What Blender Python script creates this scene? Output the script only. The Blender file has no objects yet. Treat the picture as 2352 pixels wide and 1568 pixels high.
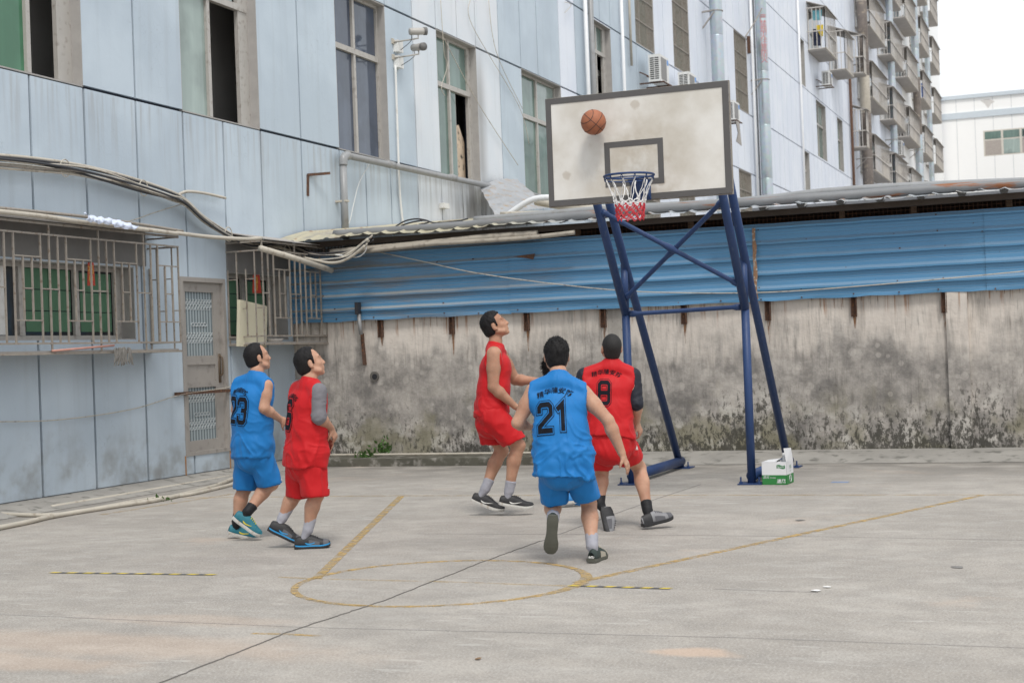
import bpy, bmesh, math, random
import numpy as np
from mathutils import Vector, Matrix
from mathutils.bvhtree import BVHTree
random.seed(7); rng = np.random.RandomState(7)
S = bpy.context.scene
COL = S.collection

# ------------------------------------------------------------------ camera
# measured from the photograph: vanishing points of the court wall and of the long facade (photo scaled to 2352 px wide)
FP, CX, CY, HC = 3420., 1176., 784., 1.5
_vy = np.array([1344., -20., FP]); _vy /= np.linalg.norm(_vy)
_vx = np.array([8866., -361., -FP]); _vx -= _vy * (_vx @ _vy); _vx /= np.linalg.norm(_vx)
_vz = np.cross(_vx, _vy)
if _vz[1] > 0: _vz = -_vz
RW = np.stack([_vx, _vy, _vz])
CAM = np.array([0., 0., HC])
def ray(u, v): return RW @ np.array([u - CX, v - CY, FP])
def gnd(u, v, z=0.): d = ray(u, v); return CAM + d * ((z - HC) / d[2])
def onx(u, v, x): d = ray(u, v); return CAM + d * (x / d[0])
def ony(u, v, y): d = ray(u, v); return CAM + d * (y / d[1])
def atd(u, v, D): return CAM + ray(u, v) * (D / FP)
def proj(p):
    c = RW.T @ (np.array(p, float) - CAM)
    return (CX + FP * c[0] / c[2], CY + FP * c[1] / c[2]) if c[2] > .1 else (1e6, 1e6)

cd = bpy.data.cameras.new('camera'); cam = bpy.data.objects.new('camera', cd); COL.objects.link(cam)
cd.sensor_fit = 'HORIZONTAL'; cd.sensor_width = 36.; cd.lens = FP * 36. / 2352.
cd.clip_start = .1; cd.clip_end = 2000.
m = np.eye(4); m[:3, 0] = RW[:, 0]; m[:3, 1] = -RW[:, 1]; m[:3, 2] = -RW[:, 2]; m[:3, 3] = CAM
cam.matrix_world = Matrix(m.tolist())
cd.dof.use_dof = True; cd.dof.focus_distance = 13.0; cd.dof.aperture_fstop = 4.0
S.camera = cam

# ------------------------------------------------------------------ world: bright overcast sky
W = bpy.data.worlds.new("World"); S.world = W; W.use_nodes = True
wn = W.node_tree.nodes; wl = W.node_tree.links; wn.clear()
SUN_EL, SUN_AZ = math.radians(58), math.radians(150)   # azimuth from +Y clockwise (towards +X)
sky = wn.new('ShaderNodeTexSky'); sky.sky_type = 'NISHITA'; sky.sun_disc = False
sky.sun_elevation = SUN_EL; sky.sun_rotation = SUN_AZ; sky.dust_density = 4.; sky.air_density = 1.2
mixw = wn.new('ShaderNodeMix'); mixw.data_type = 'RGBA'; mixw.inputs[0].default_value = .8
mixw.inputs[7].default_value = (12.0, 12.3, 12.6, 1)          # cloud layer
bg = wn.new('ShaderNodeBackground'); bg.inputs[1].default_value = .09
wo = wn.new('ShaderNodeOutputWorld')
wl.new(sky.outputs[0], mixw.inputs[6]); wl.new(mixw.outputs[2], bg.inputs[0]); wl.new(bg.outputs[0], wo.inputs[0])
sd = bpy.data.lights.new('sun', 'SUN'); sd.energy = 1.7; sd.angle = math.radians(14); sd.color = (1, .97, .92)
so = bpy.data.objects.new('sun', sd); COL.objects.link(so)
sv = Vector((math.sin(SUN_AZ) * math.cos(SUN_EL), math.cos(SUN_AZ) * math.cos(SUN_EL), math.sin(SUN_EL)))
so.rotation_euler = sv.to_track_quat('Z', 'Y').to_euler(); so.location = sv * 60
S.view_settings.view_transform = 'Standard'; S.view_settings.look = 'None'
S.view_settings.exposure = .22; S.view_settings.gamma = 1.
try: S.view_settings.use_curve_mapping = False
except Exception: pass
S.render.engine = 'CYCLES'
try:
    S.cycles.max_bounces = 6; S.cycles.diffuse_bounces = 4; S.cycles.glossy_bounces = 3; S.cycles.transmission_bounces = 4
    S.cycles.use_denoising = True
except Exception: pass

# ------------------------------------------------------------------ helpers: mesh building
class MB:
    """collects polygons; build() links them as ONE mesh object"""
    def __init__(s): s.v = []; s.f = []
    def add(s, vs, fs):
        o = len(s.v); s.v += [tuple(map(float, p)) for p in vs]; s.f += [tuple(i + o for i in f) for f in fs]; return s
    def box(s, lo, hi):
        x0, y0, z0 = lo; x1, y1, z1 = hi
        return s.add([(x0,y0,z0),(x1,y0,z0),(x1,y1,z0),(x0,y1,z0),(x0,y0,z1),(x1,y0,z1),(x1,y1,z1),(x0,y1,z1)],
                     [(0,3,2,1),(4,5,6,7),(0,1,5,4),(1,2,6,5),(2,3,7,6),(3,0,4,7)])
    def obox(s, c, A, B, Cc, a, b, h):
        c, A, B, Cc = [np.array(q, float) for q in (c, A, B, Cc)]
        P = [c + A*i*a/2 + B*j*b/2 + Cc*k*h/2 for k in (-1,1) for i, j in ((-1,-1),(1,-1),(1,1),(-1,1))]
        return s.add(P, [(0,3,2,1),(4,5,6,7),(0,1,5,4),(1,2,6,5),(2,3,7,6),(3,0,4,7)])
    def bar(s, p, q, w, d=None, up=(0,0,1)):
        """rectangular bar from p to q"""
        p, q = np.array(p, float), np.array(q, float); t = q - p; L = np.linalg.norm(t); t /= L
        u = np.array(up, float)
        if abs(u @ t) > .95: u = np.array((1., 0, 0))
        a = np.cross(u, t); a /= np.linalg.norm(a); b = np.cross(t, a)
        return s.obox((p + q) / 2, a, b, t, w, d or w, L)
    def tube(s, path, r, n=8, cap=True):
        P = [np.array(p, float) for p in path]; N = len(P)
        R = r if hasattr(r, '__len__') else [r] * N
        T = []
        for i in range(N):
            t = P[min(i+1, N-1)] - P[max(i-1, 0)]; T.append(t / (np.linalg.norm(t) + 1e-12))
        u = np.array((0., 0, 1.))
        if abs(u @ T[0]) > .9: u = np.array((1., 0, 0))
        vs = []
        for i in range(N):
            u = u - T[i] * (u @ T[i]); u /= np.linalg.norm(u) + 1e-12; w = np.cross(T[i], u)
            for k in range(n):
                a = 2 * math.pi * k / n; vs.append(P[i] + R[i] * (math.cos(a) * u + math.sin(a) * w))
        fs = [(i*n + k, i*n + (k+1) % n, (i+1)*n + (k+1) % n, (i+1)*n + k) for i in range(N-1) for k in range(n)]
        if cap: fs += [tuple(range(n-1, -1, -1)), tuple(range((N-1)*n, N*n))]
        return s.add(vs, fs)
    def build(s, name, mat, parent=None, smooth=False, loc=None):
        me = bpy.data.meshes.new(name); me.from_pydata(s.v, [], s.f)
        for mm in (mat if isinstance(mat, (list, tuple)) else [mat]): me.materials.append(mm)
        if smooth: me.polygons.foreach_set('use_smooth', [True] * len(me.polygons))
        me.update()
        return link(name, me, parent, loc)
def link(name, me, parent=None, loc=None):
    o = bpy.data.objects.new(name, me); COL.objects.link(o)
    if loc is not None: o.location = loc
    if parent is not None:
        o.parent = parent; o.matrix_parent_inverse = wm(parent).inverted()
    return o
def wm(o):
    b = o.matrix_basis.copy()
    return (wm(o.parent) @ o.matrix_parent_inverse @ b) if o.parent else b
def tag(o, label=None, cat=None, group=None, kind=None):
    if label: o['label'] = label
    if cat: o['category'] = cat
    if group: o['group'] = group
    if kind: o['kind'] = kind
    return o
def thing(name, label, cat, loc=(0,0,0), group=None):
    o = bpy.data.objects.new(name, None); o.empty_display_size = .2; COL.objects.link(o); o.location = loc
    return tag(o, label, cat, group)
def struct(o): o['kind'] = 'structure'; return o
def bez(pts, n=8):
    """Catmull-Rom through points"""
    P = [np.array(p, float) for p in pts]; out = []
    for i in range(len(P) - 1):
        p0, p1, p2, p3 = P[max(i-1,0)], P[i], P[i+1], P[min(i+2, len(P)-1)]
        for k in range(n):
            t = k / n
            out.append(.5*((2*p1) + (p2-p0)*t + (2*p0-5*p1+4*p2-p3)*t*t + (3*p1-p0-3*p2+p3)*t**3))
    return out + [P[-1]]
_cube = None
def cube(name, lo, hi, mat, parent=None):
    """an axis-aligned piece sharing one unit cube mesh per material"""
    key = 'unit_' + mat.name
    me = bpy.data.meshes.get(key)
    if me is None:
        b = MB().box((-.5,-.5,-.5), (.5,.5,.5)); me = bpy.data.meshes.new(key); me.from_pydata(b.v, [], b.f); me.materials.append(mat)
    o = bpy.data.objects.new(name, me); COL.objects.link(o)
    o.location = [(a+b)/2 for a, b in zip(lo, hi)]; o.scale = [max(abs(b-a), 1e-4) for a, b in zip(lo, hi)]
    if parent is not None: o.parent = parent; o.matrix_parent_inverse = wm(parent).inverted()
    return o

# ------------------------------------------------------------------ helpers: materials
class NB:
    def __init__(s, name):
        s.m = bpy.data.materials.new(name); s.m.use_nodes = True; s.t = s.m.node_tree
        s.b = s.t.nodes['Principled BSDF']; s._p = None
    def n(s, typ, attrs=None, **ins):
        nd = s.t.nodes.new('ShaderNode' + typ)
        for k, v in (attrs or {}).items(): setattr(nd, k, v)
        for k, v in ins.items():
            k = int(k[1:]) if k[0] == 'i' and k[1:].isdigit() else k.replace('_', ' ')
            s.put(nd.inputs[k], v)
        return nd
    def put(s, sock, v):
        if isinstance(v, bpy.types.NodeSocket): s.t.links.new(v, sock)
        else:
            if sock.type == 'RGBA' and len(v) == 3: v = (*v, 1)
            sock.default_value = v
    def pos(s):
        if s._p is None: s._p = s.n('NewGeometry').outputs['Position']
        return s._p
    def obj(s): return s.n('TexCoord').outputs['Object']
    def sc(s, v, k): return s.n('VectorMath', {'operation': 'MULTIPLY'}, i0=v, i1=k).outputs[0]
    def noise(s, scale, vec=None, detail=4., rough=.55, dist=0.):
        return s.n('TexNoise', Vector=vec if vec is not None else s.pos(), Scale=scale, Detail=detail, Roughness=rough, Distortion=dist).outputs['Fac']
    def math(s, op, a, b=0., clamp=False): return s.n('Math', {'operation': op, 'use_clamp': clamp}, i0=a, i1=b).outputs[0]
    def ramp(s, f, stops):
        r = s.n('ValToRGB', Fac=f); e = r.color_ramp.elements
        while len(e) < len(stops): e.new(.5)
        for q, (p, c) in zip(e, stops): q.position = p; q.color = (*c, 1) if hasattr(c, '__len__') else (c, c, c, 1)
        return r.outputs[0]
    def sstep(s, f, a, b): return s.n('MapRange', {'interpolation_type': 'SMOOTHSTEP'}, Value=f, i1=a, i2=b).outputs[0]
    def mix(s, f, a, b, blend='MIX'):
        x = s.n('Mix', {'data_type': 'RGBA', 'blend_type': blend}); s.put(x.inputs[0], f); s.put(x.inputs[6], a); s.put(x.inputs[7], b)
        return x.outputs[2]
    def sep(s, v=None): return s.n('SeparateXYZ', Vector=v if v is not None else s.pos()).outputs
    def bump(s, h, strength=.3, dist=.02):
        s.put(s.b.inputs['Normal'], s.n('Bump', Strength=strength, Distance=dist, Height=h).outputs[0]); return s
    def out(s, col=None, rough=.6, metal=0., spec=None):
        if col is not None: s.put(s.b.inputs['Base Color'], col)
        s.put(s.b.inputs['Roughness'], rough); s.b.inputs['Metallic'].default_value = metal
        if spec is not None: s.b.inputs['Specular IOR Level'].default_value = spec
        return s.m
def simple(name, col, rough=.6, var=.18, scale=6., metal=0., bump=0., bscale=60., dirt=None, spec=None):
    h = NB(name); f = h.noise(scale)
    c = h.mix(f, tuple(x * (1 - var) for x in col), tuple(min(1, x * (1 + var)) for x in col))
    if dirt is not None:
        d = h.sstep(h.noise(scale * 2.3, detail=6), .52, .72); c = h.mix(d, c, dirt)
    if bump: h.bump(h.noise(bscale), bump, .01)
    return h.out(c, rough, metal, spec)
# ------------------------------------------------------------------ materials
def facade_mat(name, base, pale):
    h = NB(name); x, y, z = h.sep()
    big = h.noise(.7, detail=3); c = h.mix(h.sstep(big, .35, .7), base, pale)
    st = h.noise(1., h.sc(h.pos(), (7, 7, .45)), detail=5)
    c = h.mix(h.math('MULTIPLY', h.sstep(st, .5, .8), .24), c, tuple(v * .62 for v in (base[0]*1.05, base[1]*.98, base[2]*.9)))
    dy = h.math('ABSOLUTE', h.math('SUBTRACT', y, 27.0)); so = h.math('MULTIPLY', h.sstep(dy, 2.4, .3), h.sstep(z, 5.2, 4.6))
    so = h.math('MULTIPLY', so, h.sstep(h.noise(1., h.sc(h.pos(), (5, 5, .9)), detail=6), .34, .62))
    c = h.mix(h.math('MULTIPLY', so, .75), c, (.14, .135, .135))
    dw = h.math('ABSOLUTE', h.math('SUBTRACT', y, 27.0)); sw = h.math('MULTIPLY', h.sstep(dw, .45, .0), h.sstep(z, 8.0, 6.5))
    c = h.mix(h.math('MULTIPLY', sw, h.math('MULTIPLY', h.sstep(z, 4.7, 5.2), .6)), c, (.22, .205, .19))
    # streaks under the roof line and below sills
    us = h.math('MULTIPLY', h.sstep(z, 3.7, 4.8), h.sstep(z, 4.87, 4.80)); s9 = h.noise(1., h.sc(h.pos(), (11, 11, .6)), detail=5)
    c = h.mix(h.math('MULTIPLY', h.math('MULTIPLY', us, h.sstep(s9, .45, .68)), .42), c, (.30, .29, .275))
    low = h.sstep(z, 1.2, .05)  # foot of wall darkened in colour for weak skylight, with grimy mottling
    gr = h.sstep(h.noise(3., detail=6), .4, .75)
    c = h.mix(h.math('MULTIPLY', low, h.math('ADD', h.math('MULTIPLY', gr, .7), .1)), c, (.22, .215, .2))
    cr = h.n('TexVoronoi', {'feature': 'DISTANCE_TO_EDGE'}, Vector=h.n('VectorMath', {'operation': 'ADD'}, i0=h.pos(), i1=h.n('TexNoise', Scale=3., Vector=h.pos()).outputs['Color']).outputs[0], Scale=2.6).outputs['Distance']
    ck = h.math('MULTIPLY', h.sstep(cr, .012, .0), h.sstep(h.noise(.9), .5, .62))
    c = h.mix(h.math('MULTIPLY', ck, .3), c, tuple(v * .55 for v in base))
    h.bump(h.noise(14., detail=5), .12, .02)
    return h.out(c, h.math('ADD', h.math('MULTIPLY', big, .2), .42), spec=.35)
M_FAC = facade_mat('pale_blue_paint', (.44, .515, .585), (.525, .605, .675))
M_FAC2 = facade_mat('faded_white_blue_paint', (.63, .68, .73), (.70, .725, .76))
M_FAC3 = facade_mat('washed_out_far_paint', (.69, .74, .83), (.76, .80, .87))  # far walls: overexposure lightened into the paint colour
M_GROOVE = simple('dark_blue_joint', (.012, .016, .03), .8)
M_ALU = simple('aluminium_frame', (.43, .41, .38), .45, .12, 5, dirt=(.30, .27, .24))
M_REVEAL = simple('window_reveal', (.36, .345, .33), .7, .2)
def glass(name, col, rough=.06, streak=.25):
    h = NB(name); f = h.noise(1., h.sc(h.pos(), (5, 5, .5)))
    g = h.noise(.8)
    c = h.mix(h.math('MULTIPLY', h.sstep(f, .4, .7), streak), col, tuple(min(1, v * 1.7 + .02) for v in col))
    c = h.mix(h.math('MULTIPLY', h.sstep(g, .45, .6), .5), c, tuple(v * .55 for v in col))
    h.bump(h.noise(1.3, detail=2), .25, .03)
    return h.out(c, rough, spec=.6)
M_GL_BLUE = glass('dark_blue_glass', (.075, .095, .135))
M_GL_GREEN = glass('grey_green_glass', (.13, .20, .175))
M_GL_CURT = glass('glass_over_green_curtain', (.06, .19, .105))
M_GL_PALE = glass('pale_grey_glass', (.30, .37, .345))
M_GL_DARK = glass('dark_glass', (.03, .035, .04))
M_DARK = simple('dark_interior', (.02, .02, .024), .9)
M_ROOM = simple('dim_room_wall', (.50, .49, .47), .9, .3, .8)
M_BOARDC = simple('cream_stained_board', (.6, .48, .36), .8, .3, 4, dirt=(.04, .035, .03))
M_GREENCARD = simple('green_blind_card', (.075, .175, .10), .7, .25, 3)
M_IRON = simple('weathered_grey_bar_paint', (.275, .245, .21), .55, .25, 9, dirt=(.17, .12, .085))
M_RUST = simple('rusty_iron', (.085, .045, .03), .85, .5, 14, dirt=(.24, .10, .04))
M_PVC = simple('aged_white_plastic_pipe', (.48, .44, .37), .45, .18, 5, dirt=(.33, .28, .22))
M_PVC_SHADE = simple('shaded_beige_pipe', (.37, .33, .275), .55, .2, 5, dirt=(.22, .185, .15))  # darker copy of the plastic pipe, eaves shade put into its colour
M_PIPE = simple('grey_plastic_pipe', (.28, .285, .29), .4, .2, 4, dirt=(.24, .23, .22))
M_PIPEW = simple('white_pipe', (.74, .75, .76), .4, .08)
def galv():
    h = NB('galvanised_steel'); v = h.n('TexVoronoi', Vector=h.pos(), Scale=9.).outputs['Color']
    c = h.mix(.35, (.50, .56, .60), h.mix(h.noise(2.), (.40, .46, .50), (.62, .67, .70)))
    c = h.mix(.06, c, v)
    return h.out(c, .38, .75)
M_GALV = galv()
M_GALVD = simple('dirty_dark_duct', (.17, .145, .13), .6, .4, 3, dirt=(.33, .28, .22))
M_BLACKCABLE = simple('black_cable', (.03, .03, .035), .5)
M_CABLEW = simple('beige_cable', (.5, .46, .39), .55, .25, 5, dirt=(.25, .21, .17))
M_WHITE = simple('white_enamel', (.72, .72, .70), .45, .07, 3, dirt=(.58, .56, .52))
M_ACFIN = simple('ac_fin_grey', (.24, .235, .23), .6, .25, 20)
M_ACDARK = simple('ac_slot', (.03, .03, .03), .8)
M_BLUETAG = simple('blue_sticker', (.10, .28, .65), .5, .05)
M_FARWHITE = simple('white_wall_paint', (.88, .88, .87), .6, .02, 1)
M_CAGE = simple('cage_bar_grey', (.52, .49, .455), .6, .25, 2)  # these cage greys are lightened to paint in the distance haze
M_CAGEROOF = simple('cage_sheet_brown_grey', (.36, .335, .31), .7, .25, 2)
M_CAGEMESH = simple('cage_panel_grey', (.42, .395, .365), .7, .2, 3)
M_RED = simple('red_paper', (.52, .055, .03), .6, .1)
M_GOLD = simple('gold_print', (.72, .42, .06), .5, .1)

def wall_mat():
    h = NB('mouldy_plaster'); p = h.pos(); x, y, z = h.sep()
    n1 = h.noise(1.1, detail=5); n2 = h.noise(5., detail=6); st = h.noise(1., h.sc(p, (9, 9, .8)), detail=6)
    zz = h.math('ADD', z, h.math('MULTIPLY', h.math('SUBTRACT', n1, .5), 1.5))
    zz = h.math('ADD', zz, h.math('MULTIPLY', h.math('SUBTRACT', st, .5), .9))
    cream = h.mix(n2, (.55, .49, .435), (.69, .635, .575))
    grey = h.mix(h.sstep(h.noise(2.3, detail=9, rough=.72), .28, .72), (.165, .155, .146), (.49, .452, .412))
    c = h.mix(h.sstep(zz, 1.35, 1.85), grey, cream)
    # pale round marks where balls have hit
    pv = h.sc(p, (1, 0, 1))
    for sc_, r, lo in ((1.9, .18, .35), (2.7, .20, .3), (4.1, .25, .35), (6.9, .28, .5)):
        vo = h.n('TexVoronoi', Vector=pv, Scale=sc_, Randomness=1.)
        d = h.math('ADD', vo.outputs['Distance'], h.math('MULTIPLY', h.math('SUBTRACT', h.noise(22., detail=4), .5), .16))
        k = h.math('MULTIPLY', h.sstep(d, r, r * .72), h.sstep(h.n('SeparateColor', Color=vo.outputs['Color']).outputs[0], lo, lo + .25))
        k = h.math('MULTIPLY', k, h.sstep(z, .3, .6))
        c = h.mix(h.math('MULTIPLY', k, .24), c, (.66, .61, .555))
    # dark streaks
    for (fx_, fz_, a_, b_, k_) in ((26, 2.2, .50, .72, .62), (9, .7, .48, .70, .45), (60, 5., .55, .75, .5)):
        s2 = h.noise(1., h.sc(p, (fx_, fx_, fz_)), detail=5, rough=.65)
        c = h.mix(h.math('MULTIPLY', h.sstep(s2, a_, b_), h.math('MULTIPLY', h.sstep(h.noise(.8 + fz_*.1, detail=4), .36, .62), k_)), c, (.14, .128, .115))
    cr = h.n('TexVoronoi', {'feature': 'DISTANCE_TO_EDGE'}, Vector=h.n('VectorMath', {'operation': 'ADD'}, i0=h.sc(p, (1.2, 0, .5)), i1=h.sc(h.n('TexNoise', Scale=5., Vector=p, Detail=6.).outputs['Color'], (.35, .35, .35))).outputs[0], Scale=1.1).outputs['Distance']
    c = h.mix(h.math('MULTIPLY', h.sstep(cr, .007, .001), h.math('MULTIPLY', h.sstep(h.noise(.55, detail=1), .56, .64), .6)), c, (.10, .09, .08))
    # rust drips just below the sheet
    s3 = h.noise(1., h.sc(p, (17, 17, .35)), detail=2)
    rf = h.math('MULTIPLY', h.sstep(s3, .56, .70), h.sstep(h.math('ADD', z, h.math('MULTIPLY', n2, .5)), 2.0, 2.28))
    c = h.mix(h.math('MULTIPLY', rf, .75), c, (.30, .13, .05))
    # green film and black mould towards the foot
    gm = h.math('MULTIPLY', h.sstep(h.noise(1.7, detail=4), .45, .62), h.sstep(zz, 1.0, .3))
    c = h.mix(h.math('MULTIPLY', gm, .6), c, (.19, .175, .095))
    mz = h.math('ADD', z, h.math('MULTIPLY', h.math('SUBTRACT', h.noise(.85, detail=6), .5), 1.9))
    pk = h.noise(1., h.sc(p, (15, 15, 8)), detail=9, rough=.78)
    thr = h.math('ADD', .425, h.math('MULTIPLY', mz, .17))
    mk = h.sstep(h.math('SUBTRACT', pk, thr), 0., .07)
    mk = h.math('MULTIPLY', mk, h.sstep(mz, 1.1, .3))
    c = h.mix(h.math('MULTIPLY', mk, .85), c, (.05, .048, .04))
    pal = h.math('MULTIPLY', h.sstep(h.noise(3.7, detail=6), .5, .6), h.sstep(mz, .75, .4))
    pal = h.math('MULTIPLY', pal, h.math('SUBTRACT', 1., mk))
    c = h.mix(h.math('MULTIPLY', pal, .55), c, (.60, .57, .52))
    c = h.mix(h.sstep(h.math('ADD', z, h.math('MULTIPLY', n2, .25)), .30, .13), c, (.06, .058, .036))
    h.bump(h.noise(9., detail=8, rough=.65), .45, .03)
    return h.out(c, .9, spec=.2)
M_WALL = wall_mat()
def pil_mat():
    h = NB('grey_pilaster_plaster'); st = h.noise(1., h.sc(h.pos(), (9, 9, .9)), detail=6)
    c = h.mix(st, (.13, .122, .115), (.56, .52, .47)); x, y, z = h.sep()
    mk = h.sstep(h.noise(16., detail=8, rough=.7), .58, .66)
    c = h.mix(h.math('MULTIPLY', mk, .6), c, (.08, .075, .065))
    h.bump(h.noise(20., detail=6), .4, .02); return h.out(c, .9, spec=.2)
M_PIL = pil_mat()
def sheet_mat():
    h = NB('blue_painted_sheet'); p = h.pos(); x, y, z = h.sep()
    c = h.mix(h.noise(.9, detail=4), (.080, .225, .405), (.115, .29, .475))
    dn = h.noise(1., h.sc(p, (.7, 1, 9)), detail=6, rough=.65)
    left = h.sstep(h.math('ADD', x, h.math('MULTIPLY', h.math('SUBTRACT', h.noise(.6), .5), 3.)), -5.6, -9.6)
    k = h.sstep(h.math('ADD', dn, h.math('MULTIPLY', left, .07)), .50, .72)
    c = h.mix(h.math('MULTIPLY', k, h.math('ADD', h.math('MULTIPLY', left, .5), .10)), c, (.20, .17, .145))
    # pale dusty band on the upper faces of the ribs
    nz = h.n('SeparateXYZ', Vector=h.n('NewGeometry').outputs['True Normal']).outputs[2]
    up = h.sstep(nz, .25, .6)
    c = h.mix(h.math('MULTIPLY', up, h.math('ADD', h.math('MULTIPLY', left, .5), .28)), c, (.34, .33, .30))
    sp = h.sstep(h.noise(30., detail=2), .73, .77)
    c = h.mix(h.math('MULTIPLY', sp, .6), c, (.06, .05, .05))
    return h.out(c, .42, spec=.4)
M_SHEET = sheet_mat()
def roof_mat():
    h = NB('cream_corrugated_roof'); x, y, z = h.sep()
    c = h.mix(h.sstep(x, -8.2, -6.2), (.47, .43, .31), (.38, .405, .43))
    c = h.mix(h.sstep(h.noise(2.6, detail=6), .5, .75), c, (.33, .30, .26))
    c = h.mix(h.math('MULTIPLY', h.sstep(h.noise(5., detail=5), .6, .68), .8), c, (.27, .13, .06))
    return h.out(c, .5, .15)
M_ROOF = roof_mat()
M_SCRAP = simple('crumpled_zinc', (.36, .37, .385), .55, .25, 3, .1, dirt=(.36, .24, .13))
def rustpipe():
    h = NB('grey_pipe_with_rust'); n = h.noise(1., h.sc(h.pos(), (1.2, 6, 9)), detail=6)
    c = h.mix(h.noise(3.), (.15, .153, .158), (.27, .274, .28))
    x, y, z = h.sep(); k = h.math('MULTIPLY', h.sstep(n, .52, .60), h.sstep(x, -8, -6.5))
    c = h.mix(k, c, (.26, .10, .04)); return h.out(c, .45, .1)
M_RPIPE = rustpipe()

def ground_mat():
    h = NB('worn_concrete'); p = h.pos(); x, y, z = h.sep()
    a = h.noise(.45, detail=7, rough=.6); b = h.noise(1., h.sc(p, (1.9, 3.4, 1)), detail=9, rough=.72); f = h.noise(60., detail=5, rough=.75); m_ = h.noise(3.2, detail=8, rough=.68, dist=.3)
    c = h.mix(h.sstep(a, .3, .7), (.325, .297, .265), (.435, .398, .355))
    c = h.mix(h.math('MULTIPLY', h.sstep(m_, .36, .66), .55), c, (.275, .255, .232))
    c = h.mix(h.math('MULTIPLY', h.sstep(b, .44, .72), .45), c, (.53, .50, .46))
    c = h.mix(h.math('MULTIPLY', h.sstep(f, .42, .70), .46), c, (.15, .141, .13))
    c = h.mix(h.math('MULTIPLY', h.sstep(h.noise(22., detail=7, rough=.75), .50, .68), .30), c, (.19, .178, .162))
    c = h.mix(h.math('MULTIPLY', h.sstep(h.noise(75., detail=3), .50, .68), .40), c, (.64, .61, .565))
    # pale scuffs dragged across the slab
    sc_ = h.math('MULTIPLY', h.sstep(h.noise(1., h.sc(p, (3.4, 14, 1)), detail=7, rough=.65, dist=.5), .57, .70), h.sstep(h.noise(.8, detail=3), .42, .6))
    c = h.mix(h.math('MULTIPLY', sc_, .5), c, (.64, .615, .575))
    # clay stains
    cl = h.sstep(h.noise(.62, h.sc(p, (1, 1.25, 1)), detail=6, dist=.5), .62, .72)
    c = h.mix(h.math('MULTIPLY', cl, .28), c, (.56, .42, .32))
    for (u, v, r, sx, sy, k) in ((2330, 2200, .30, 1., 2.2, .5), (300, 2170, .8, .35, 1.9, .24), (60, 2230, .5, .5, 2., .26), (640, 2090, .5, .5, 2.2, .18)):
        q = gnd(u*.68056, v*.68056)
        dx = h.math('MULTIPLY', h.math('SUBTRACT', x, q[0]), sx); dy = h.math('MULTIPLY', h.math('SUBTRACT', y, q[1]), sy)
        d = h.math('ADD', h.math('SQRT', h.math('ADD', h.math('MULTIPLY', dx, dx), h.math('MULTIPLY', dy, dy))), h.math('MULTIPLY', h.math('SUBTRACT', h.noise(4., detail=6), .5), .55))
        c = h.mix(h.math('MULTIPLY', h.sstep(d, r, r*.35), k), c, (.62, .44, .32))
    # damp patches; ground also darkens towards the facade and end wall
    dp = h.sstep(h.noise(.33, detail=8, rough=.6), .54, .68)
    c = h.mix(h.math('MULTIPLY', dp, .38), c, (.225, .212, .195))
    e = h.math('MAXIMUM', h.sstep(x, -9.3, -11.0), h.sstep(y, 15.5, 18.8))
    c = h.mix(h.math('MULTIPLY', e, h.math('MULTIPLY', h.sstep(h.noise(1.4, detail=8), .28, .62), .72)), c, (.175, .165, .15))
    sp = h.sstep(h.noise(38., detail=1), .745, .76)
    c = h.mix(h.math('MULTIPLY', sp, .5), c, (.1, .095, .09))
    h.bump(h.math('ADD', h.math('MULTIPLY', b, .7), h.math('MULTIPLY', f, .3)), .3, .012)
    return h.out(c, .85, spec=.2)
M_GROUND = ground_mat()
def line_mat():
    h = NB('worn_yellow_line'); n = h.noise(1., h.sc(h.pos(), (6, 7, 1)), detail=7, rough=.7)
    c = h.mix(h.sstep(n, .42, .66), (.49, .33, .125), (.43, .335, .19))
    h.put(h.b.inputs['Alpha'], h.math('SUBTRACT', 1., h.math('MULTIPLY', h.sstep(h.noise(1., h.sc(h.pos(), (9, 11, 1)), detail=8, rough=.75), .38, .60), .86)))
    return h.out(c, .8, spec=.2)
M_LINE = line_mat()
def faint_mat():
    h = NB('faded_yellow_line'); n = h.noise(1., h.sc(h.pos(), (5, 12, 1)), detail=7, rough=.7)
    h.put(h.b.inputs['Alpha'], h.math('MULTIPLY', h.sstep(n, .62, .40), .42))
    return h.out((.50, .35, .13), .85, spec=.2)
M_FAINT = faint_mat()
M_TAPEY = simple('yellow_tape', (.62, .47, .06), .6, .15, 20)
M_TAPEB = simple('black_tape', (.10, .10, .105), .7, .2, 20)
M_CRACK = simple('crack_dark', (.15, .14, .13), .95, .4, 8)
M_JOINT = simple('joint_grey', (.215, .205, .195), .95, .3, 6)
M_CURB = simple('mossy_kerb', (.10, .095, .075), .95, .5, 3, dirt=(.32, .30, .27), bump=.4, bscale=12)
M_SKIRT = simple('concrete_skirt', (.30, .285, .26), .95, .3, 2.5, dirt=(.14, .135, .12), bump=.3, bscale=15)
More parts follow.
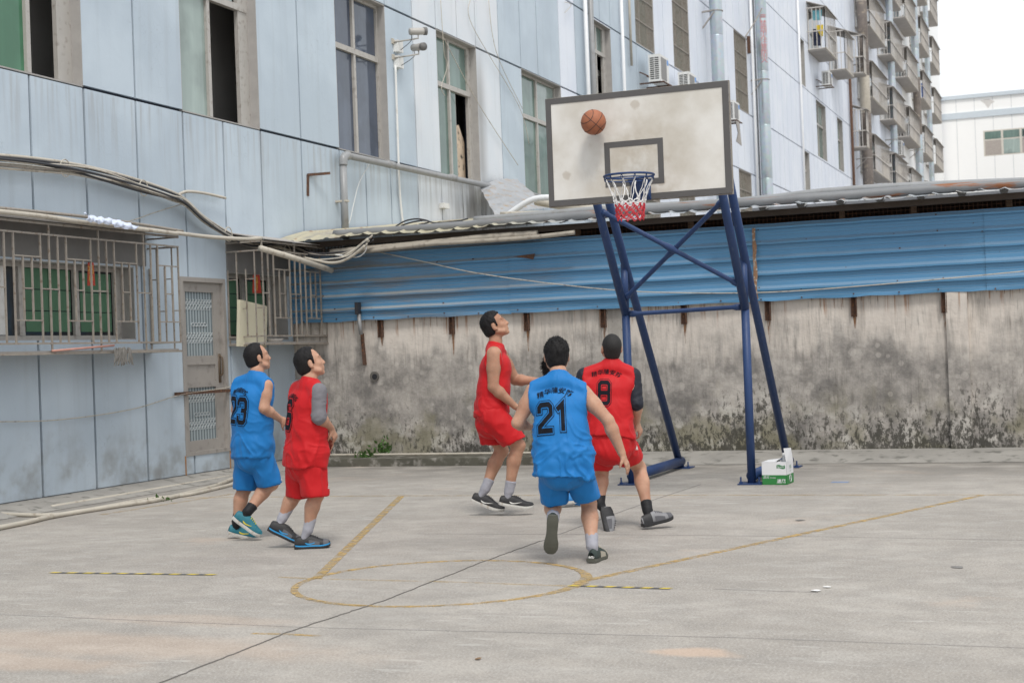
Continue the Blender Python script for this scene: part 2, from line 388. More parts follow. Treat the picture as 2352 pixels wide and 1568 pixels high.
# ------------------------------------------------------------------ ground and markings
g = MB(); g.add([(-300,-60,0),(300,-60,0),(300,400,0),(-300,400,0)], [(0,1,2,3)])
struct(g.build('ground', M_GROUND))
def ribbon(pts, w, z, name, mat, kind='structure', jag=0.):
    P = [np.array(p, float)[:2] for p in pts]; b = MB(); vs = []; ws = w if hasattr(w, '__len__') else [w]*len(P)
    for i, p in enumerate(P):
        t = P[min(i+1, len(P)-1)] - P[max(i-1, 0)]; t /= np.linalg.norm(t); n = np.array((-t[1], t[0]))
        j = n * (random.uniform(-jag, jag))
        vs += [(*(p + n*ws[i]/2 + j), z), (*(p - n*ws[i]/2 + j), z)]
    n = len(P); b.add(vs, [(2*i, 2*i+1, 2*i+3, 2*i+2) for i in range(n-1)])
    lo_ = [(p[0], p[1], 0.) for p in vs]; o0 = len(b.v); b.add(lo_, [])
    b.f += [(2*i, 2*i+2, o0+2*i+2, o0+2*i) for i in range(n-1)] + [(2*i+1, o0+2*i+1, o0+2*i+3, 2*i+3) for i in range(n-1)]
    o = b.build(name, mat); o['kind'] = kind; return o
def dense(pts, n=24):
    P = [np.array(p, float) for p in pts]; out = []
    for a, b in zip(P[:-1], P[1:]): out += [a + (b-a)*k/n for k in range(n)]
    return out + [P[-1]]
# narrow mini-court key: slanted lane lines, free-throw circle, end line
ribbon([gnd(922,1139), gnd(727,1328)], .07, .0035, 'painted_line', M_LINE)
ribbon([gnd(2255,1137), gnd(1322,1338)], .06, .0035, 'painted_line', M_LINE)
cc = np.array([-4.15, 9.1]); cr = .975
ribbon([(cc[0]+cr*math.cos(a), cc[1]+cr*math.sin(a)) for a in np.linspace(.15, 2*math.pi+.1, 90)], [.035 + .05*max(0, math.cos(a-.1))**6 + .015*max(0,-math.cos(a)) for a in np.linspace(.15, 2*math.pi+.1, 90)], .0045, 'painted_line', M_LINE)
ribbon([gnd(640,1325), gnd(730,1329), gnd(1000,1335), gnd(1300,1345)], .025, .0025, 'painted_line', M_FAINT)
ribbon([gnd(420,1143), gnd(922,1138), gnd(1500,1137), gnd(2352,1136)], .05, .0025, 'painted_line', M_FAINT)
ribbon([gnd(230,1182), gnd(400,1155), gnd(535,1134)], .06, .0025, 'painted_line', M_FAINT)
ribbon([gnd(578,1454), gnd(660,1456), gnd(735,1460)], .03, .0025, 'painted_line', M_LINE)
o = ribbon([gnd(1950,1107), gnd(1910,1107)], .1, .004, 'paint_smear', simple('blue_paint_smear', (.20, .27, .42), .8, .3, 9))
def tape(a, b, n, label):
    t = thing('warning_tape', label, 'floor tape', tuple(a), group='striped tape strips on the court floor')
    for k in range(2*n+1):
        p, q = a + (b-a)*k/(2*n+1), a + (b-a)*(k+1)/(2*n+1)
        d = (q-p)/np.linalg.norm(q-p); nn = np.array((-d[1], d[0], 0))*.022; sk = d*.012; z = np.array((0,0,.004 + (0 if k % 2 else .0006)))
        MB().add([p-nn-sk+z, q-nn-sk+z, q+nn+sk+z, p+nn+sk+z], [(0,1,2,3)]).build('stripe', M_TAPEY if k % 2 == 0 else M_TAPEB, t)
tape(gnd(118,1315), gnd(494,1320), 9, 'long yellow and black warning tape on the floor at the far left')
tape(gnd(1308,1345), gnd(1540,1352), 5, 'short yellow and black tape running right from the free throw circle')
# long crack and saw joints

ribbon(dense([gnd(360,1572), gnd(660,1452), gnd(880,1380), gnd(1110,1290), gnd(1240,1243)], 26), .0048, .0055, 'floor_crack', M_CRACK, jag=.006)
ribbon(dense([gnd(1240,1243), gnd(1500,1148), gnd(1610,1112)], 26), .008, .0035, 'floor_crack', M_JOINT, jag=.006)
for q in ([gnd(-60,1408), gnd(700,1440), gnd(1700,1464), gnd(2420,1490)], [gnd(960,1225), gnd(1400,1227), gnd(1900,1232), gnd(2400,1241)], [gnd(1880,1360), gnd(1640,1352)]):
    ribbon(dense(q, 20), .006, .0015, 'floor_joint', M_JOINT, jag=.002)
# ------------------------------------------------------------------ the long pale blue building (facade plane x = XF)
XF = -11.1
bld = thing('apartment_building', 'long pale blue panelled building with sliding windows along the left side of the court', 'building', (XF, 19, 0))
ys = [11.55,12.6,13.66,14.63,15.66,16.69,17.66,18.65,19.83,21.05,21.95,22.88,23.98,25.0,25.98,26.9,28.12,29.36,30.4,31.86,33.0,34.2,34.95,35.8,36.95,38.05,39.0,39.87,40.85,41.9,42.85,43.77,44.7,45.85,46.8,47.76,48.8,49.87,50.85,51.85,53.0,54.1,55.2]
while ys[-1] < 75.2: ys.append(ys[-1] + .95)
ys[-1] = 75.6
zs = [.1, 4.87, 7.53, 9.62, 12.28, 14.37, 17.03, 19.12, 21.78, 23.87, 26.5]
ZT = 29.
UP = [(12.6,14.63),(16.69,18.65),(21.05,22.88),(25.0,26.9),(29.36,31.86)]
OPEN = [(a, b, 4.87, 7.53) for a, b in UP] + [(12.3,15.5,1.86,2.76),(16.49,17.56,.33,2.68),(17.62,19.25,1.84,2.78)]
GRILL = [(38.05,39.87,9.65,12.28),(41.9,43.77,9.65,12.28),(49.87,51.85,9.62,12.28),(38.05,39.87,4.87,7.53),(41.9,43.77,4.87,7.53),(49.87,51.85,4.87,7.53)]
FARW = [(34.25,35.8,7.53,9.58),(62.1,63.4,12.35,14.3),(65.8,68.25,9.7,12.2),(71.5,73.1,9.7,12.2),(62.25,63.6,7.6,9.57)]
OPEN += GRILL + FARW
def cut(rects, hole):
    out = []
    for (a, b, c, d) in rects:
        h0, h1, k0, k1 = max(a, hole[0]), min(b, hole[1]), max(c, hole[2]), min(d, hole[3])
        if h1 - h0 < 1e-4 or k1 - k0 < 1e-4: out.append((a, b, c, d)); continue
        if k0 - c > .03: out.append((a, b, c, k0))
        if d - k1 > .03: out.append((a, b, k1, d))
        if h0 - a > .03: out.append((a, h0, k0, k1))
        if b - h1 > .03: out.append((h1, b, k0, k1))
    return out
back = MB(); rest = MB(); G = .02; npan = 0
for i in range(len(ys)-1):
    a, b = ys[i], ys[i+1]
    hid_top = None
    for j in range(len(zs)-1):
        c, d = zs[j], zs[j+1]
        P = [proj((XF, y, z)) for y in (a, b) for z in (c, d)]
        if min(q[1] for q in P) > 1700 or max(q[1] for q in P) < -60 or max(q[0] for q in P) < -80 or (d < 4.9 and a > 30.5):
            rest.box((XF-.03, a, c), (XF-.001, b, d)); continue
        R = [(a, b, c, d)]
        for h_ in OPEN: R = cut(R, h_)
        for (p, q, r, s_) in R:
            g0 = 0 if any(abs(p-o_[1]) < .01 and r < o_[3]-.01 and s_ > o_[2]+.01 for o_ in OPEN) else G
            g1 = 0 if any(abs(q-o_[0]) < .01 and r < o_[3]-.01 and s_ > o_[2]+.01 for o_ in OPEN) else G
            v0 = G if abs(r-c) < .01 and r > .2 else 0; v1 = G if abs(s_-d) < .01 else 0
            mt = M_FAC if q < 24 or (28 < q < 33) else (M_FAC2 if q < 28.2 else M_FAC3)
            if 24 < q < 25.1 or 26.9 < q < 28.2: mt = M_FAC2
            elif 33 < q < 40: mt = M_FAC if random.random() < .6 else M_FAC3
            cube('panel', (XF-.05, p+g0, r+v0), (XF, q-g1, s_-v1), mt, bld); npan += 1
            back.box((XF-.3, p, r), (XF-.046, q, s_))
back.build('joint_backing', M_GROOVE, bld)
rest.box((XF-.03, -14, 0), (XF-.001, 11.55, ZT)); rest.box((XF-.3, 11.55, zs[-1]), (XF-.001, 75.6, ZT)); rest.box((XF-.3, 11.55, 0), (XF-.035, 75.6, .1))
rest.build('wall', M_FAC, bld)
shell = MB(); shell.box((XF-9, -14, ZT), (XF, 75.6, ZT+.3)); shell.box((XF-9, 75.4, 0), (XF-.3, 75.6, ZT)); shell.box((XF-9, -14, 0), (XF-.3, -13.8, ZT)); shell.box((XF-1.2, -13.8, 0), (XF-1., 75.4, ZT))
for z in (.0, 3.4, 8.4, 13.2): shell.box((XF-1.0, -13.8, z), (XF-.3, 75.4, z+.15))
shell.build('inner_shell', M_ROOM, bld)

def win(y0, y1, z0, z1, panes, zt=None, ym=None, rec=.14, reveal=.0, fr=.055, sub=True):
    """window part of the building > frame, transom, mullion, pane"""
    w = MB(); x1 = XF - rec; x0 = x1 - .06
    w.box((x0, y0, z0), (x1, y1, z0+fr)); w.box((x0, y0, z1-fr), (x1, y1, z1)); w.box((x0, y0, z0+fr), (x1, y0+fr, z1-fr)); w.box((x0, y1-fr-reveal, z0+fr), (x1, y1, z1-fr))
    win_ = w.build('window', M_ALU, bld)
    rv = MB(); rv.box((x1, y1-.012, z0), (XF-.002, y1+.004, z1)); rv.box((x1, y0, z1-.012), (XF-.002, y1, z1+.004)); rv.box((x1, y0, z0-.004), (XF-.002, y1, z0+.012)); rv.box((x1, y0-.004, z0), (XF-.002, y0+.012, z1))
    rv.build('reveal', M_REVEAL, win_)
    if zt:
        MB().box((x0-.005, y0+fr, zt-.06), (x1+.015, y1-fr, zt+.03)).build('transom', M_ALU, win_)
    ym = ym or (y0+y1)/2
    def mull(a, b): MB().box((x0-.004, ym-.035, a), (x1+.006, ym+.035, b)).build('mullion', M_ALU, win_)
    if zt: mull(z0+fr, zt-.06); mull(zt+.03, z1-fr)
    else: mull(z0+fr, z1-fr)
    for (a, b, c, d, mt) in panes:
        k = MB(); k.box((x1-.045, a, c), (x1-.04, b, d)); k.build('pane', mt, win_)
    return win_
def std(y0, y1, mats, z0=4.87, z1=7.53, zt=6.61):
    ym = (y0+y1)/2; f = .06
    return win(y0, y1, z0, z1, [(y0+f, ym, z0+f, zt-.05, mats[0]), (ym, y1-f, z0+f, zt-.05, mats[1]), (y0+f, ym, zt+.03, z1-f, mats[2]), (ym, y1-f, zt+.03, z1-f, mats[3])], zt)
# W1, W2: right leaf slid open onto a dark room
win(12.6, 14.63, 4.87, 7.53, [(12.66, 13.84, 4.93, 6.55, M_GL_CURT), (12.66, 14.3, 6.64, 7.47, M_GL_GREEN)], 6.61, 13.84, reveal=.22)
win(16.69, 18.65, 4.87, 7.53, [(16.75, 17.6, 4.93, 6.55, M_GL_PALE), (16.75, 18.3, 6.64, 7.47, M_GL_PALE)], 6.61, 17.6, reveal=.22)
std(21.05, 22.88, [M_GL_BLUE]*4)
w4 = win(25.0, 26.9, 4.87, 7.53, [(25.06, 25.82, 4.93, 6.55, M_GL_GREEN), (25.86, 26.2, 4.93, 6.55, M_GL_GREEN), (25.06, 25.95, 6.64, 7.47, M_GL_GREEN), (25.95, 26.84, 6.64, 7.47, M_GL_GREEN)], 6.61, 25.85, reveal=.1)
MB().box((XF-.24, 26.2, 4.93), (XF-.2, 26.26, 6.55)).build('mullion', M_ALU, w4)
bb = MB(); bb.add([(XF-.3,26.24,4.93),(XF-.3,26.85,4.93),(XF-.3,26.85,5.7),(XF-.3,26.6,6.0),(XF-.3,26.24,5.9),(XF-.32,26.24,4.93),(XF-.32,26.85,4.93),(XF-.32,26.85,5.7),(XF-.32,26.6,6.0),(XF-.32,26.24,5.9)], [(0,1,2,3,4),(9,8,7,6,5),(0,4,9,5),(4,3,8,9),(3,2,7,8)]); bb.build('stained_board', M_BOARDC, w4)
std(29.36, 31.86, [M_GL_GREEN, M_GL_GREEN, M_GL_GREEN, M_GL_PALE])
ws = win(34.25, 35.8, 7.53, 9.58, [(34.3, 35.0, 7.58, 8.85, M_GL_PALE), (34.3, 35.0, 8.95, 9.53, M_GL_PALE), (35.0, 35.75, 8.95, 9.53, M_GL_GREEN)], 8.9, 35.0, reveal=.2)
for (a, b, c, d) in FARW[1:]:
    zt = c + (d-c)*.62; ym = (a+b)/2
    win(a, b, c, d, [(a+.06, ym, c+.06, zt-.05, M_GL_PALE), (ym, b-.06, c+.06, zt-.05, M_GL_GREEN), (a+.06, ym, zt+.04, d-.06, M_GL_GREEN), (ym, b-.06, zt+.04, d-.06, M_GL_PALE)], zt)
for (a, b, c, d) in GRILL:
    w_ = win(a, b, c, d, [(a+.06, (a+b)/2, c+.06, d-.06, M_GL_PALE), ((a+b)/2, b-.06, c+.06, d-.06, M_GL_GREEN)], None, rec=.16)
    k = MB(); n = 16
    for i in range(n+1):
        y = a + .03 + (b-a-.06)*i/n; k.tube([(XF-.035, y, c+.02), (XF-.035, y, d-.02)], .011, 5)
    for z in np.linspace(c+.03, d-.03, 5): k.bar((XF-.03, a+.01, z), (XF-.03, b-.01, z), .03, .03)
    tag(k.build('window_grille', M_IRON), None, None)
    gr = bpy.data.objects[k and COL.objects[-1].name]; gr.parent = w_; gr.name = 'grille'
# ground-floor windows and door
def lowin(y0, y1, z0, z1, cards, label=None):
    w_ = win(y0, y1, z0, z1, [(y0+.06, y1-.06, z0+.06, z1-.06, M_GL_DARK)], None, y0+.05, rec=.2, fr=.06)
    for (a, b, c, d, mt) in cards:
        nr, nc = max(1, round((d-c)/.22)), max(1, round((b-a)/.42))
        if mt is M_GREENCARD:
            for r in range(nr):
                for q in range(nc):
                    off = .0 if r % 2 else (b-a)/nc*.5
                    p0, p1 = a + (b-a)*q/nc, a + (b-a)*(q+1)/nc
                    MB().box((XF-.232, p0+.005, c+(d-c)*r/nr+.006), (XF-.226+random.uniform(0,.003), p1-.005, c+(d-c)*(r+1)/nr-.006)).build('blind_card', mt, w_)
        else: MB().box((XF-.236, a, c), (XF-.222, b, d)).build('shutter_board', mt, w_)
    return w_
w0 = lowin(12.3, 15.5, 1.86, 2.76, [(13.74, 14.55, 1.96, 2.70, M_GREENCARD), (14.72, 15.33, 1.96, 2.68, M_GREENCARD), (13.15, 13.42, 1.93, 2.70, M_WHITE)])
for y in (13.64, 14.62, 15.4): MB().box((XF-.23, y-.045, 1.92), (XF-.19, y+.045, 2.7)).build('mullion', M_ALU, w0)
w1 = lowin(17.62, 19.25, 1.84, 2.78, [(17.7, 18.28, 1.92, 2.7, M_GREENCARD), (18.42, 19.0, 1.92, 2.7, M_GREENCARD)])
for y in (18.35, 19.08): MB().box((XF-.23, y-.04, 1.9), (XF-.19, y+.04, 2.72)).build('mullion', M_ALU, w1)
M_LINTEL = simple('dark_grey_panel', (.19, .185, .18), .8, .25, 3)  # dark grey panel above each ground-floor window
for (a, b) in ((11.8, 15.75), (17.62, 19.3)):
    MB().box((XF, a, 2.78), (XF+.012, b, 3.22)).build('lintel_panel', M_LINTEL, bld)
# panelled door with ribbed glass
M_DOOR = simple('beige_grey_door', (.335, .31, .285), .55, .14, 3, dirt=(.235, .215, .195))
def ribglass():
    h = NB('ribbed_door_glass'); x, y, z = h.sep()
    w_ = h.math('SINE', h.math('MULTIPLY', y, 95.)); f = h.sstep(w_, -.7, .8)
    c = h.mix(f, (.15, .185, .20), (.36, .41, .43))
    return h.out(c, .25, spec=.5)
M_RIB = ribglass(); M_LAT = simple('door_lattice', (.50, .53, .54), .5, .1)
dr = MB(); X0, X1 = XF-.10, XF-.04
dr.box((X0, 16.55, .38), (X1, 16.66, 2.62)); dr.box((X0, 17.33, .38), (X1, 17.5, 2.62))
for a, b in ((.38, .52), (1.22, 1.30), (1.52, 1.64), (2.49, 2.62)): dr.box((X0, 16.66, a), (X1-.001, 17.33, b))
dr.box((X0, 16.66, 1.30), (X1-.02, 17.33, 1.52))
door = dr.build('door', M_DOOR, bld)
for a, b in ((.52, 1.22), (1.64, 2.49)):
    MB().box((X0+.02, 16.66, a), (X0+.03, 17.33, b)).build('glass', M_RIB, door)
    lt = MB()
    for zc in ((a+.2*(b-a)), (a+.72*(b-a))):
        for r in range(4):
            for q in range(9):
                y = 16.69 + q*.07 + (r % 2)*.035; z = zc + r*.035
                lt.bar((X0+.034, y, z), (X0+.034, y+.035, z+.035), .009, .006); lt.bar((X0+.034, y, z+.035), (X0+.034, y+.035, z), .009, .006)
    for k in range(-2, 3):
        cy, cz = 17.0 + k*.07, a + .49*(b-a)
        lt.tube([(X0+.036, cy + .04*math.cos(t), cz + .024*math.sin(t)) for t in np.linspace(0, 2*math.pi, 11)], .005, 4)
    lt.build('lattice', M_LAT, door)['kind'] = 'stuff'
MB().tube(bez([(X1, 17.42, 1.62), (X1+.05, 17.42, 1.6), (X1+.05, 17.42, 1.4), (X1, 17.42, 1.36)]), .013, 8).box((X1, 17.395, 1.27), (X1+.012, 17.445, 1.66)).build('handle', simple('dark_bronze', (.12, .085, .055), .4), door, True)
df = MB(); df.box((XF-.12, 16.49, .33), (XF+.012, 16.55, 2.68)); df.box((XF-.12, 17.5, .33), (XF+.012, 17.56, 2.68)); df.box((XF-.12, 16.55, 2.62), (XF+.012, 17.5, 2.68)); df.box((XF-.12, 16.55, .33), (XF+.012, 17.5, .38))
df.build('door_frame', M_DOOR, bld)
st = MB()
for y in (16.48, 17.55): st.box((XF, y-.012, .0), (XF+.004, y+.012, .34))
st.build('rust_streak', simple('rust_stain', (.35, .17, .06), .9, .4, 12), bld)
tag(MB().box((XF+.02, 16.25, 1.135), (XF+.055, 17.65, 1.175)).build('iron_bar', M_RUST), 'rusty iron bar fixed across the beige door', 'iron bar')
# low concrete strip at the foot of the facade
struct(MB().add([(XF,-14,.09),(XF+.08,-14,.07),(XF+.55,-14,.004),(XF,20,.09),(XF+.08,20,.07),(XF+.55,20,.004)], [(0,1,4,3),(1,2,5,4)]).build('footing', M_SKIRT))
# ------------------------------------------------------------------ farther white dormitory in the same row
dm = thing('dormitory_building', 'tall white dormitory block with caged balconies beyond the pale blue building', 'building', (XF, 100, 0))
k = MB()
for y in np.arange(75.6, 124.2, 1.35):
    for z0, z1 in ((0,8.2),(8.2,12.28),(12.28,16.0),(16,19.75),(19.75,23.5),(23.5,27.2),(27.2,31)):
        if proj((XF, y, z1))[1] > 430 : continue
        cube('panel', (XF-.03, y+.012, z0+.012), (XF, y+1.338, z1-.012), M_FAC3 if y < 98 else M_FARWHITE, dm)
k.box((XF-9, 75.65, 0), (XF-.02, 124.6, 31)); k.build('wall', simple('joint_grey_blue', (.42, .45, .52), .8, .1), dm)
for z in (11.2, 15, 18.7, 22.4):
    MB().box((XF-.01, 121.2, z), (XF+.01, 122.6, z+1.4)).build('window', M_GL_DARK, dm)
# far white factory across the end of the lane
fb = thing('factory_building', 'white factory building with a banded parapet closing the end of the lane', 'building', (0, 128, 0))
YF = 126.
k = MB().box((-11.4, YF+.03, 0), (30, YF+12, 21.1)); k.build('wall', simple('factory_joint', (.60, .62, .64), .8, .05), fb)
for i in range(14):
    x0 = -11.4 + i*1.42
    for z0, z1 in ((0, 19.25), (19.75, 20.85)):
        for (p, q, r, s_) in cut([(x0+.02, x0+1.40, z0, z1)], (-7.96, 1., 16.05, 18.12)): cube('panel', (p, YF, r), (q, YF+.04, s_), M_FARWHITE, fb)
M_TRIM = simple('pale_blue_trim', (.55, .61, .66), .6, .08)
cube('parapet_cap', (-11.4, YF-.15, 20.85), (30, YF+.2, 21.15), M_TRIM, fb); cube('band', (-11.4, YF-.1, 19.25), (30, YF+.1, 19.75), M_TRIM, fb)
fw = MB().box((-7.96, YF+.0, 16.05), (1., YF+.1, 18.12)).build('window', simple('beige_window_frame', (.62, .58, .52), .6), fb)
for i in range(6):
    x0 = -7.9 + i*1.42
    for (z0, z1, mt) in ((17.42, 18.02, M_GL_GREEN), (16.15, 17.3, (simple('brown_blind', (.38, .34, .31), .8), M_GL_PALE)[i % 2])):
        MB().box((x0+.06, YF-.02, z0), (x0+1.3, YF+.05, z1)).build('pane', mt, fw)
MB().tube([(-4.45, YF-.12, 17.72), (-4.45, YF+.03, 17.72)], .45, 20).build('fan', M_ACDARK, fw)
MB().add([(-8.1,YF-.003,20.6),(-7.4,YF-.003,20.66),(-6.95,YF-.003,20.4),(-7.25,YF-.003,20.25),(-7.5,YF-.003,19.9),(-7.75,YF-.003,20.3)], [(0,1,2,3,4,5)]).build('peeled_patch', simple('bare_render', (.62, .60, .58), .9), fb)
# ------------------------------------------------------------------ court end wall with blue sheet fence and lean-to roof
YW = 19.4
wl_ = thing('boundary_wall', 'stained plaster wall with mould along its foot, behind the basketball stand', 'wall', (-5, YW, 0))
def gridwall(x0, x1, z0, z1, y, d, nx, nz, amp):
    b = MB(); vs = []; 
    for i in range(nx+1):
        for j in range(nz+1):
            e = 0 if i in (0, nx) else 1
            vs.append((x0 + (x1-x0)*i/nx, y + amp*e*(rng.rand()-.5)*2, z0 + (z1-z0)*j/nz))
    b.add(vs, [(i*(nz+1)+j, (i+1)*(nz+1)+j, (i+1)*(nz+1)+j+1, i*(nz+1)+j+1) for i in range(nx) for j in range(nz)])
    b.box((x0, y+.03, z0), (x1, y+d, z1)); return b
gridwall(-11.1, 14, 0, 2.2, YW, .22, 80, 12, .006).build('plaster', M_WALL, wl_, True)
for a, b in ((-1.75, -1.49), (-6.2, -5.96), (2.7, 2.96), (7.1, 7.36)):
    MB().box((a, YW-(.07 if a != -6.2 else .012), 0), (b, YW+.01, 2.16)).build('pilaster', M_PIL if a == -6.2 else M_WALL, wl_)
hole = MB(); hole.tube([(-9.78, YW-.03, 1.26), (-9.78, YW+.02, 1.26)], .07, 14); hole.build('pipe_hole', simple('hole_rim', (.12, .11, .10), .9), wl_)
MB().tube([(-9.77, YW-.034, 1.255), (-9.77, YW-.031, 1.255)], .042, 12).build('hole_bore', M_DARK, wl_)
struct(MB().add([(-6.35,YW-.0,.125),(14,YW,.125),(14,YW-.3,.10),(-6.35,YW-.3,.10),(14,YW-.75,.004),(-6.35,YW-.75,.004)], [(0,3,2,1),(3,5,4,2)]).build('skirting', M_SKIRT))
struct(MB().box((-11.0, YW-.62, 0), (-6.35, YW-.02, .11)).build('kerb', M_CURB))
struct(MB().tube(bez([(-10.4, YW-.35, .15), (-8.6, YW-.33, .145), (-6.6, YW-.36, .15)]), .018, 8).build('kerb_pipe', M_PVC, None, True))
# fence of ribbed sheets on brackets
sf = thing('sheet_fence', 'blue ribbed metal sheet fence running along the top of the plaster wall', 'fence', (-5, YW-.08, 2.1))
def sheet_profile():
    P = []; z = 2.075
    for r in range(5):
        P += [(0, z), (0, z+.045), (.003, z+.05), (0, z+.055), (0, z+.085), (.003, z+.09), (0, z+.095), (0, z+.125), (-.002, z+.132), (-.040, z+.136), (-.042, z+.160), (0, z+.197)]; z += .2
    return P + [(0, 3.08)]
prof = sheet_profile()
for k, (a, b) in enumerate([(-11.06,-7.585),(-7.59,-4.12),(-4.12,-1.25),(-1.25,2.2),(2.2,5.6),(5.6,9.),(9.,12.4)]):
    q = MB(); nx = 14; off = -.014*(k % 2); vs = []
    for i in range(nx+1):
        x = a + (b-a)*i/nx; sag = .012*math.sin(i*1.7+k)+.004*rng.randn()
        for (dy, z) in prof:
            low = 1 if z < 2.12 else .3
            vs.append((x, YW-.085+off+dy + .012*low*math.sin(i*.9+k*2), z + sag*low*.5))
    n = len(prof)
    q.add(vs, [(i*n+j, (i+1)*n+j, (i+1)*n+j+1, i*n+j+1) for i in range(nx) for j in range(n-1)])
    q.build('sheet', M_SHEET, sf)
scr = MB()
for z in (2.10, 2.24, 2.44, 2.64, 2.84, 3.03):
    for x in np.arange(-10.9, 6, .57): xx = x + rng.randn()*.04; scr.obox((xx, YW-.094-.014*(rng.rand() < .5), z+.012*rng.randn()), (1,0,0), (0,1,0), (0,0,1), .016, .02, .016)
scr.build('screws', M_RUST, sf)['kind'] = 'stuff'
def dripmat():
    h = NB('rust_drip'); n = h.noise(1., h.sc(h.pos(), (60, 60, 6)), detail=4); h.put(h.b.inputs['Alpha'], h.math('MULTIPLY', h.sstep(n, .36, .6), .8)); return h.out((.27, .125, .05), .9)
M_DRIP = dripmat(); dp_ = MB()
for x in (-9.64,-8.515,-7.375,-6.255,-5.125,-3.995,-2.885,-1.77,-.65,.5,1.6):
    L = .08+.22*rng.rand(); dp_.add([(x-.022, YW-.009, 1.825), (x+.02, YW-.009, 1.825), (x+.008, YW-.009, 1.825-L), (x-.004, YW-.009, 1.825-L*1.1)], [(0,3,2,1)])
for x0 in (-10.1, -9.2, -5.6, -3.4, -3.1, -1.2, -.4):
    for i in range(7):
        x = x0 + .085*i + .02*rng.randn(); L = .05+.13*rng.rand(); dp_.add([(x-.006, YW-.009, 2.09), (x+.006, YW-.009, 2.09), (x+.002, YW-.009, 2.09-L), (x-.002, YW-.009, 2.09-L)], [(0,3,2,1)])
dp_.build('rust_drips', M_DRIP, wl_)['kind'] = 'stuff'
rs = MB(); vs = []
for i in range(13): vs += [(-4.14 - .008*rng.rand(), YW-.145-.004*(i%2), 2.1+.93*i/12), (-4.108 + .022*rng.rand(), YW-.145-.003*(i%3), 2.1+.93*i/12)]
rs.add(vs, [(2*i, 2*i+1, 2*i+3, 2*i+2) for i in range(12)]); rs.build('rust_seam', simple('flaking_rust', (.27, .155, .09), .9, .5, 16, dirt=(.45, .47, .45)), sf)
sp = MB().add([(-7.5,YW-.152,2.86),(-7.17,YW-.152,2.88),(-7.2,YW-.152,2.80),(-7.38,YW-.152,2.84)], [(0,1,2,3)]).build('rust_patch', M_RUST, sf)
for x in (-9.64,-8.515,-7.375,-6.255,-5.125,-3.995,-2.885,-1.77,-.65,.5,1.6,2.75,3.9):
    MB().box((x-.035, YW-.075, 1.82), (x-.027, YW-.012, 2.12)).box((x+.027, YW-.075, 1.82), (x+.035, YW-.012, 2.12)).box((x-.035, YW-.018, 1.82), (x+.035, YW-.012, 2.12)).build('bracket', M_RUST, sf)
# shed behind the wall: corrugated roof, mesh strip, dark inside
sh = thing('lean_to_shed', 'lean-to shed with a corrugated roof and wire mesh strip behind the blue fence', 'shed', (-3, 21, 0))
def roofsheet(a, b, z0, mat, y0=18.95, y1=30., sl=.1, pitch=.28, amp=.03, rag=.03):
    q = MB(); n = max(6, int((b-a)/pitch*8)); vs = []; ny = 10
    yy = [y0, y0+.3, y0+.6, y0+.85] + [y0+.85 + (y1-y0-.85)*((j+1)/(ny-3))**2 for j in range(ny-3)]
    for i in range(n+1):
        x = a + (b-a)*i/n; ph = (x/pitch) % 1.; h = amp*max(0, 1-abs(ph-.5)*5) - amp*.25
        r = rag*(rng.rand()-.5)
        for j, y in enumerate(yy):
            st_ = min(1, max(0, (-7.0-x)/1.6)); vs.append((x, y + (r if j == 0 else 0), z0 + sl*(y-y0) + (.10)*st_*min(.85, y-y0) + h + .012*math.sin(x*3.1+y)*(j == 0) - (.02 if j == 0 else 0)))
    m_ = ny+1; q.add(vs, [(i*m_+j, (i+1)*m_+j, (i+1)*m_+j+1, i*m_+j+1) for i in range(n) for j in range(ny)])
    return q.build('roof_sheet', mat, sh)
xs = -11.05
for k, L in enumerate((1.1, 1.05, 1.08, 1.1, 1.05, 1.1, 1.08, 1.1, 1.1, 1.1, 1.1, 1.1, 1.1, 1.1, 1.1, 1.1)):
    roofsheet(xs, xs + L + .06, 3.285 + (k % 2)*.012, M_ROOF, y0=18.93 + random.uniform(-.05, .05)); xs += L
k = MB(); k.box((-11.1, 23.2, 0), (14, 23.3, 3.6)); k.box((-11.05, YW+.25, 2.2), (14, YW+.27, 2.3)); k.build('back_wall', simple('shed_dark_brown', (.07, .05, .04), .9, .3), sh)
k = MB(); k.box((-11.05, 19.15, 3.17), (14, 19.25, 3.245)); k.build('eaves_beam', simple('dark_timber', (.06, .045, .035), .9, .3, 4), sh)
k = MB()
for x in np.arange(-11, 13, .055): k.tube([(x, YW-.03, 3.04), (x, YW-.03, 3.22)], .003, 3, False)
for z in (3.09, 3.14, 3.19): k.bar((-11, YW-.03, z), (13, YW-.03, z), .005)
k.build('wire_mesh', M_RUST, sh)['kind'] = 'stuff'
for x in (-9.9,-8.4,-6.6,-5.0,-4.5,-3.0,-2.1,-.95,.3,1.8): MB().box((x-.035, YW+.0, 2.2), (x+.035, YW+.06, 3.2)).build('post', simple('post_brown', (.16, .11, .075), .9, .3) if x == -9.9 else bpy.data.materials['post_brown'], sh)
# far roof edge of the shed with white cap pieces
k = MB().box((-6.5, 30.3, 4.25), (16, 30.45, 4.32)); k.build('ridge_cap', simple('ridge_grey', (.25, .26, .28), .6), sh)
for i in range(14): MB().tube([(-6.2+i*.62*1.25, 29.9, 4.30), (-6.2+i*.62*1.25, 30.4, 4.36)], [.09, .05], 8).build('ridge_flashing', M_FARWHITE, sh)
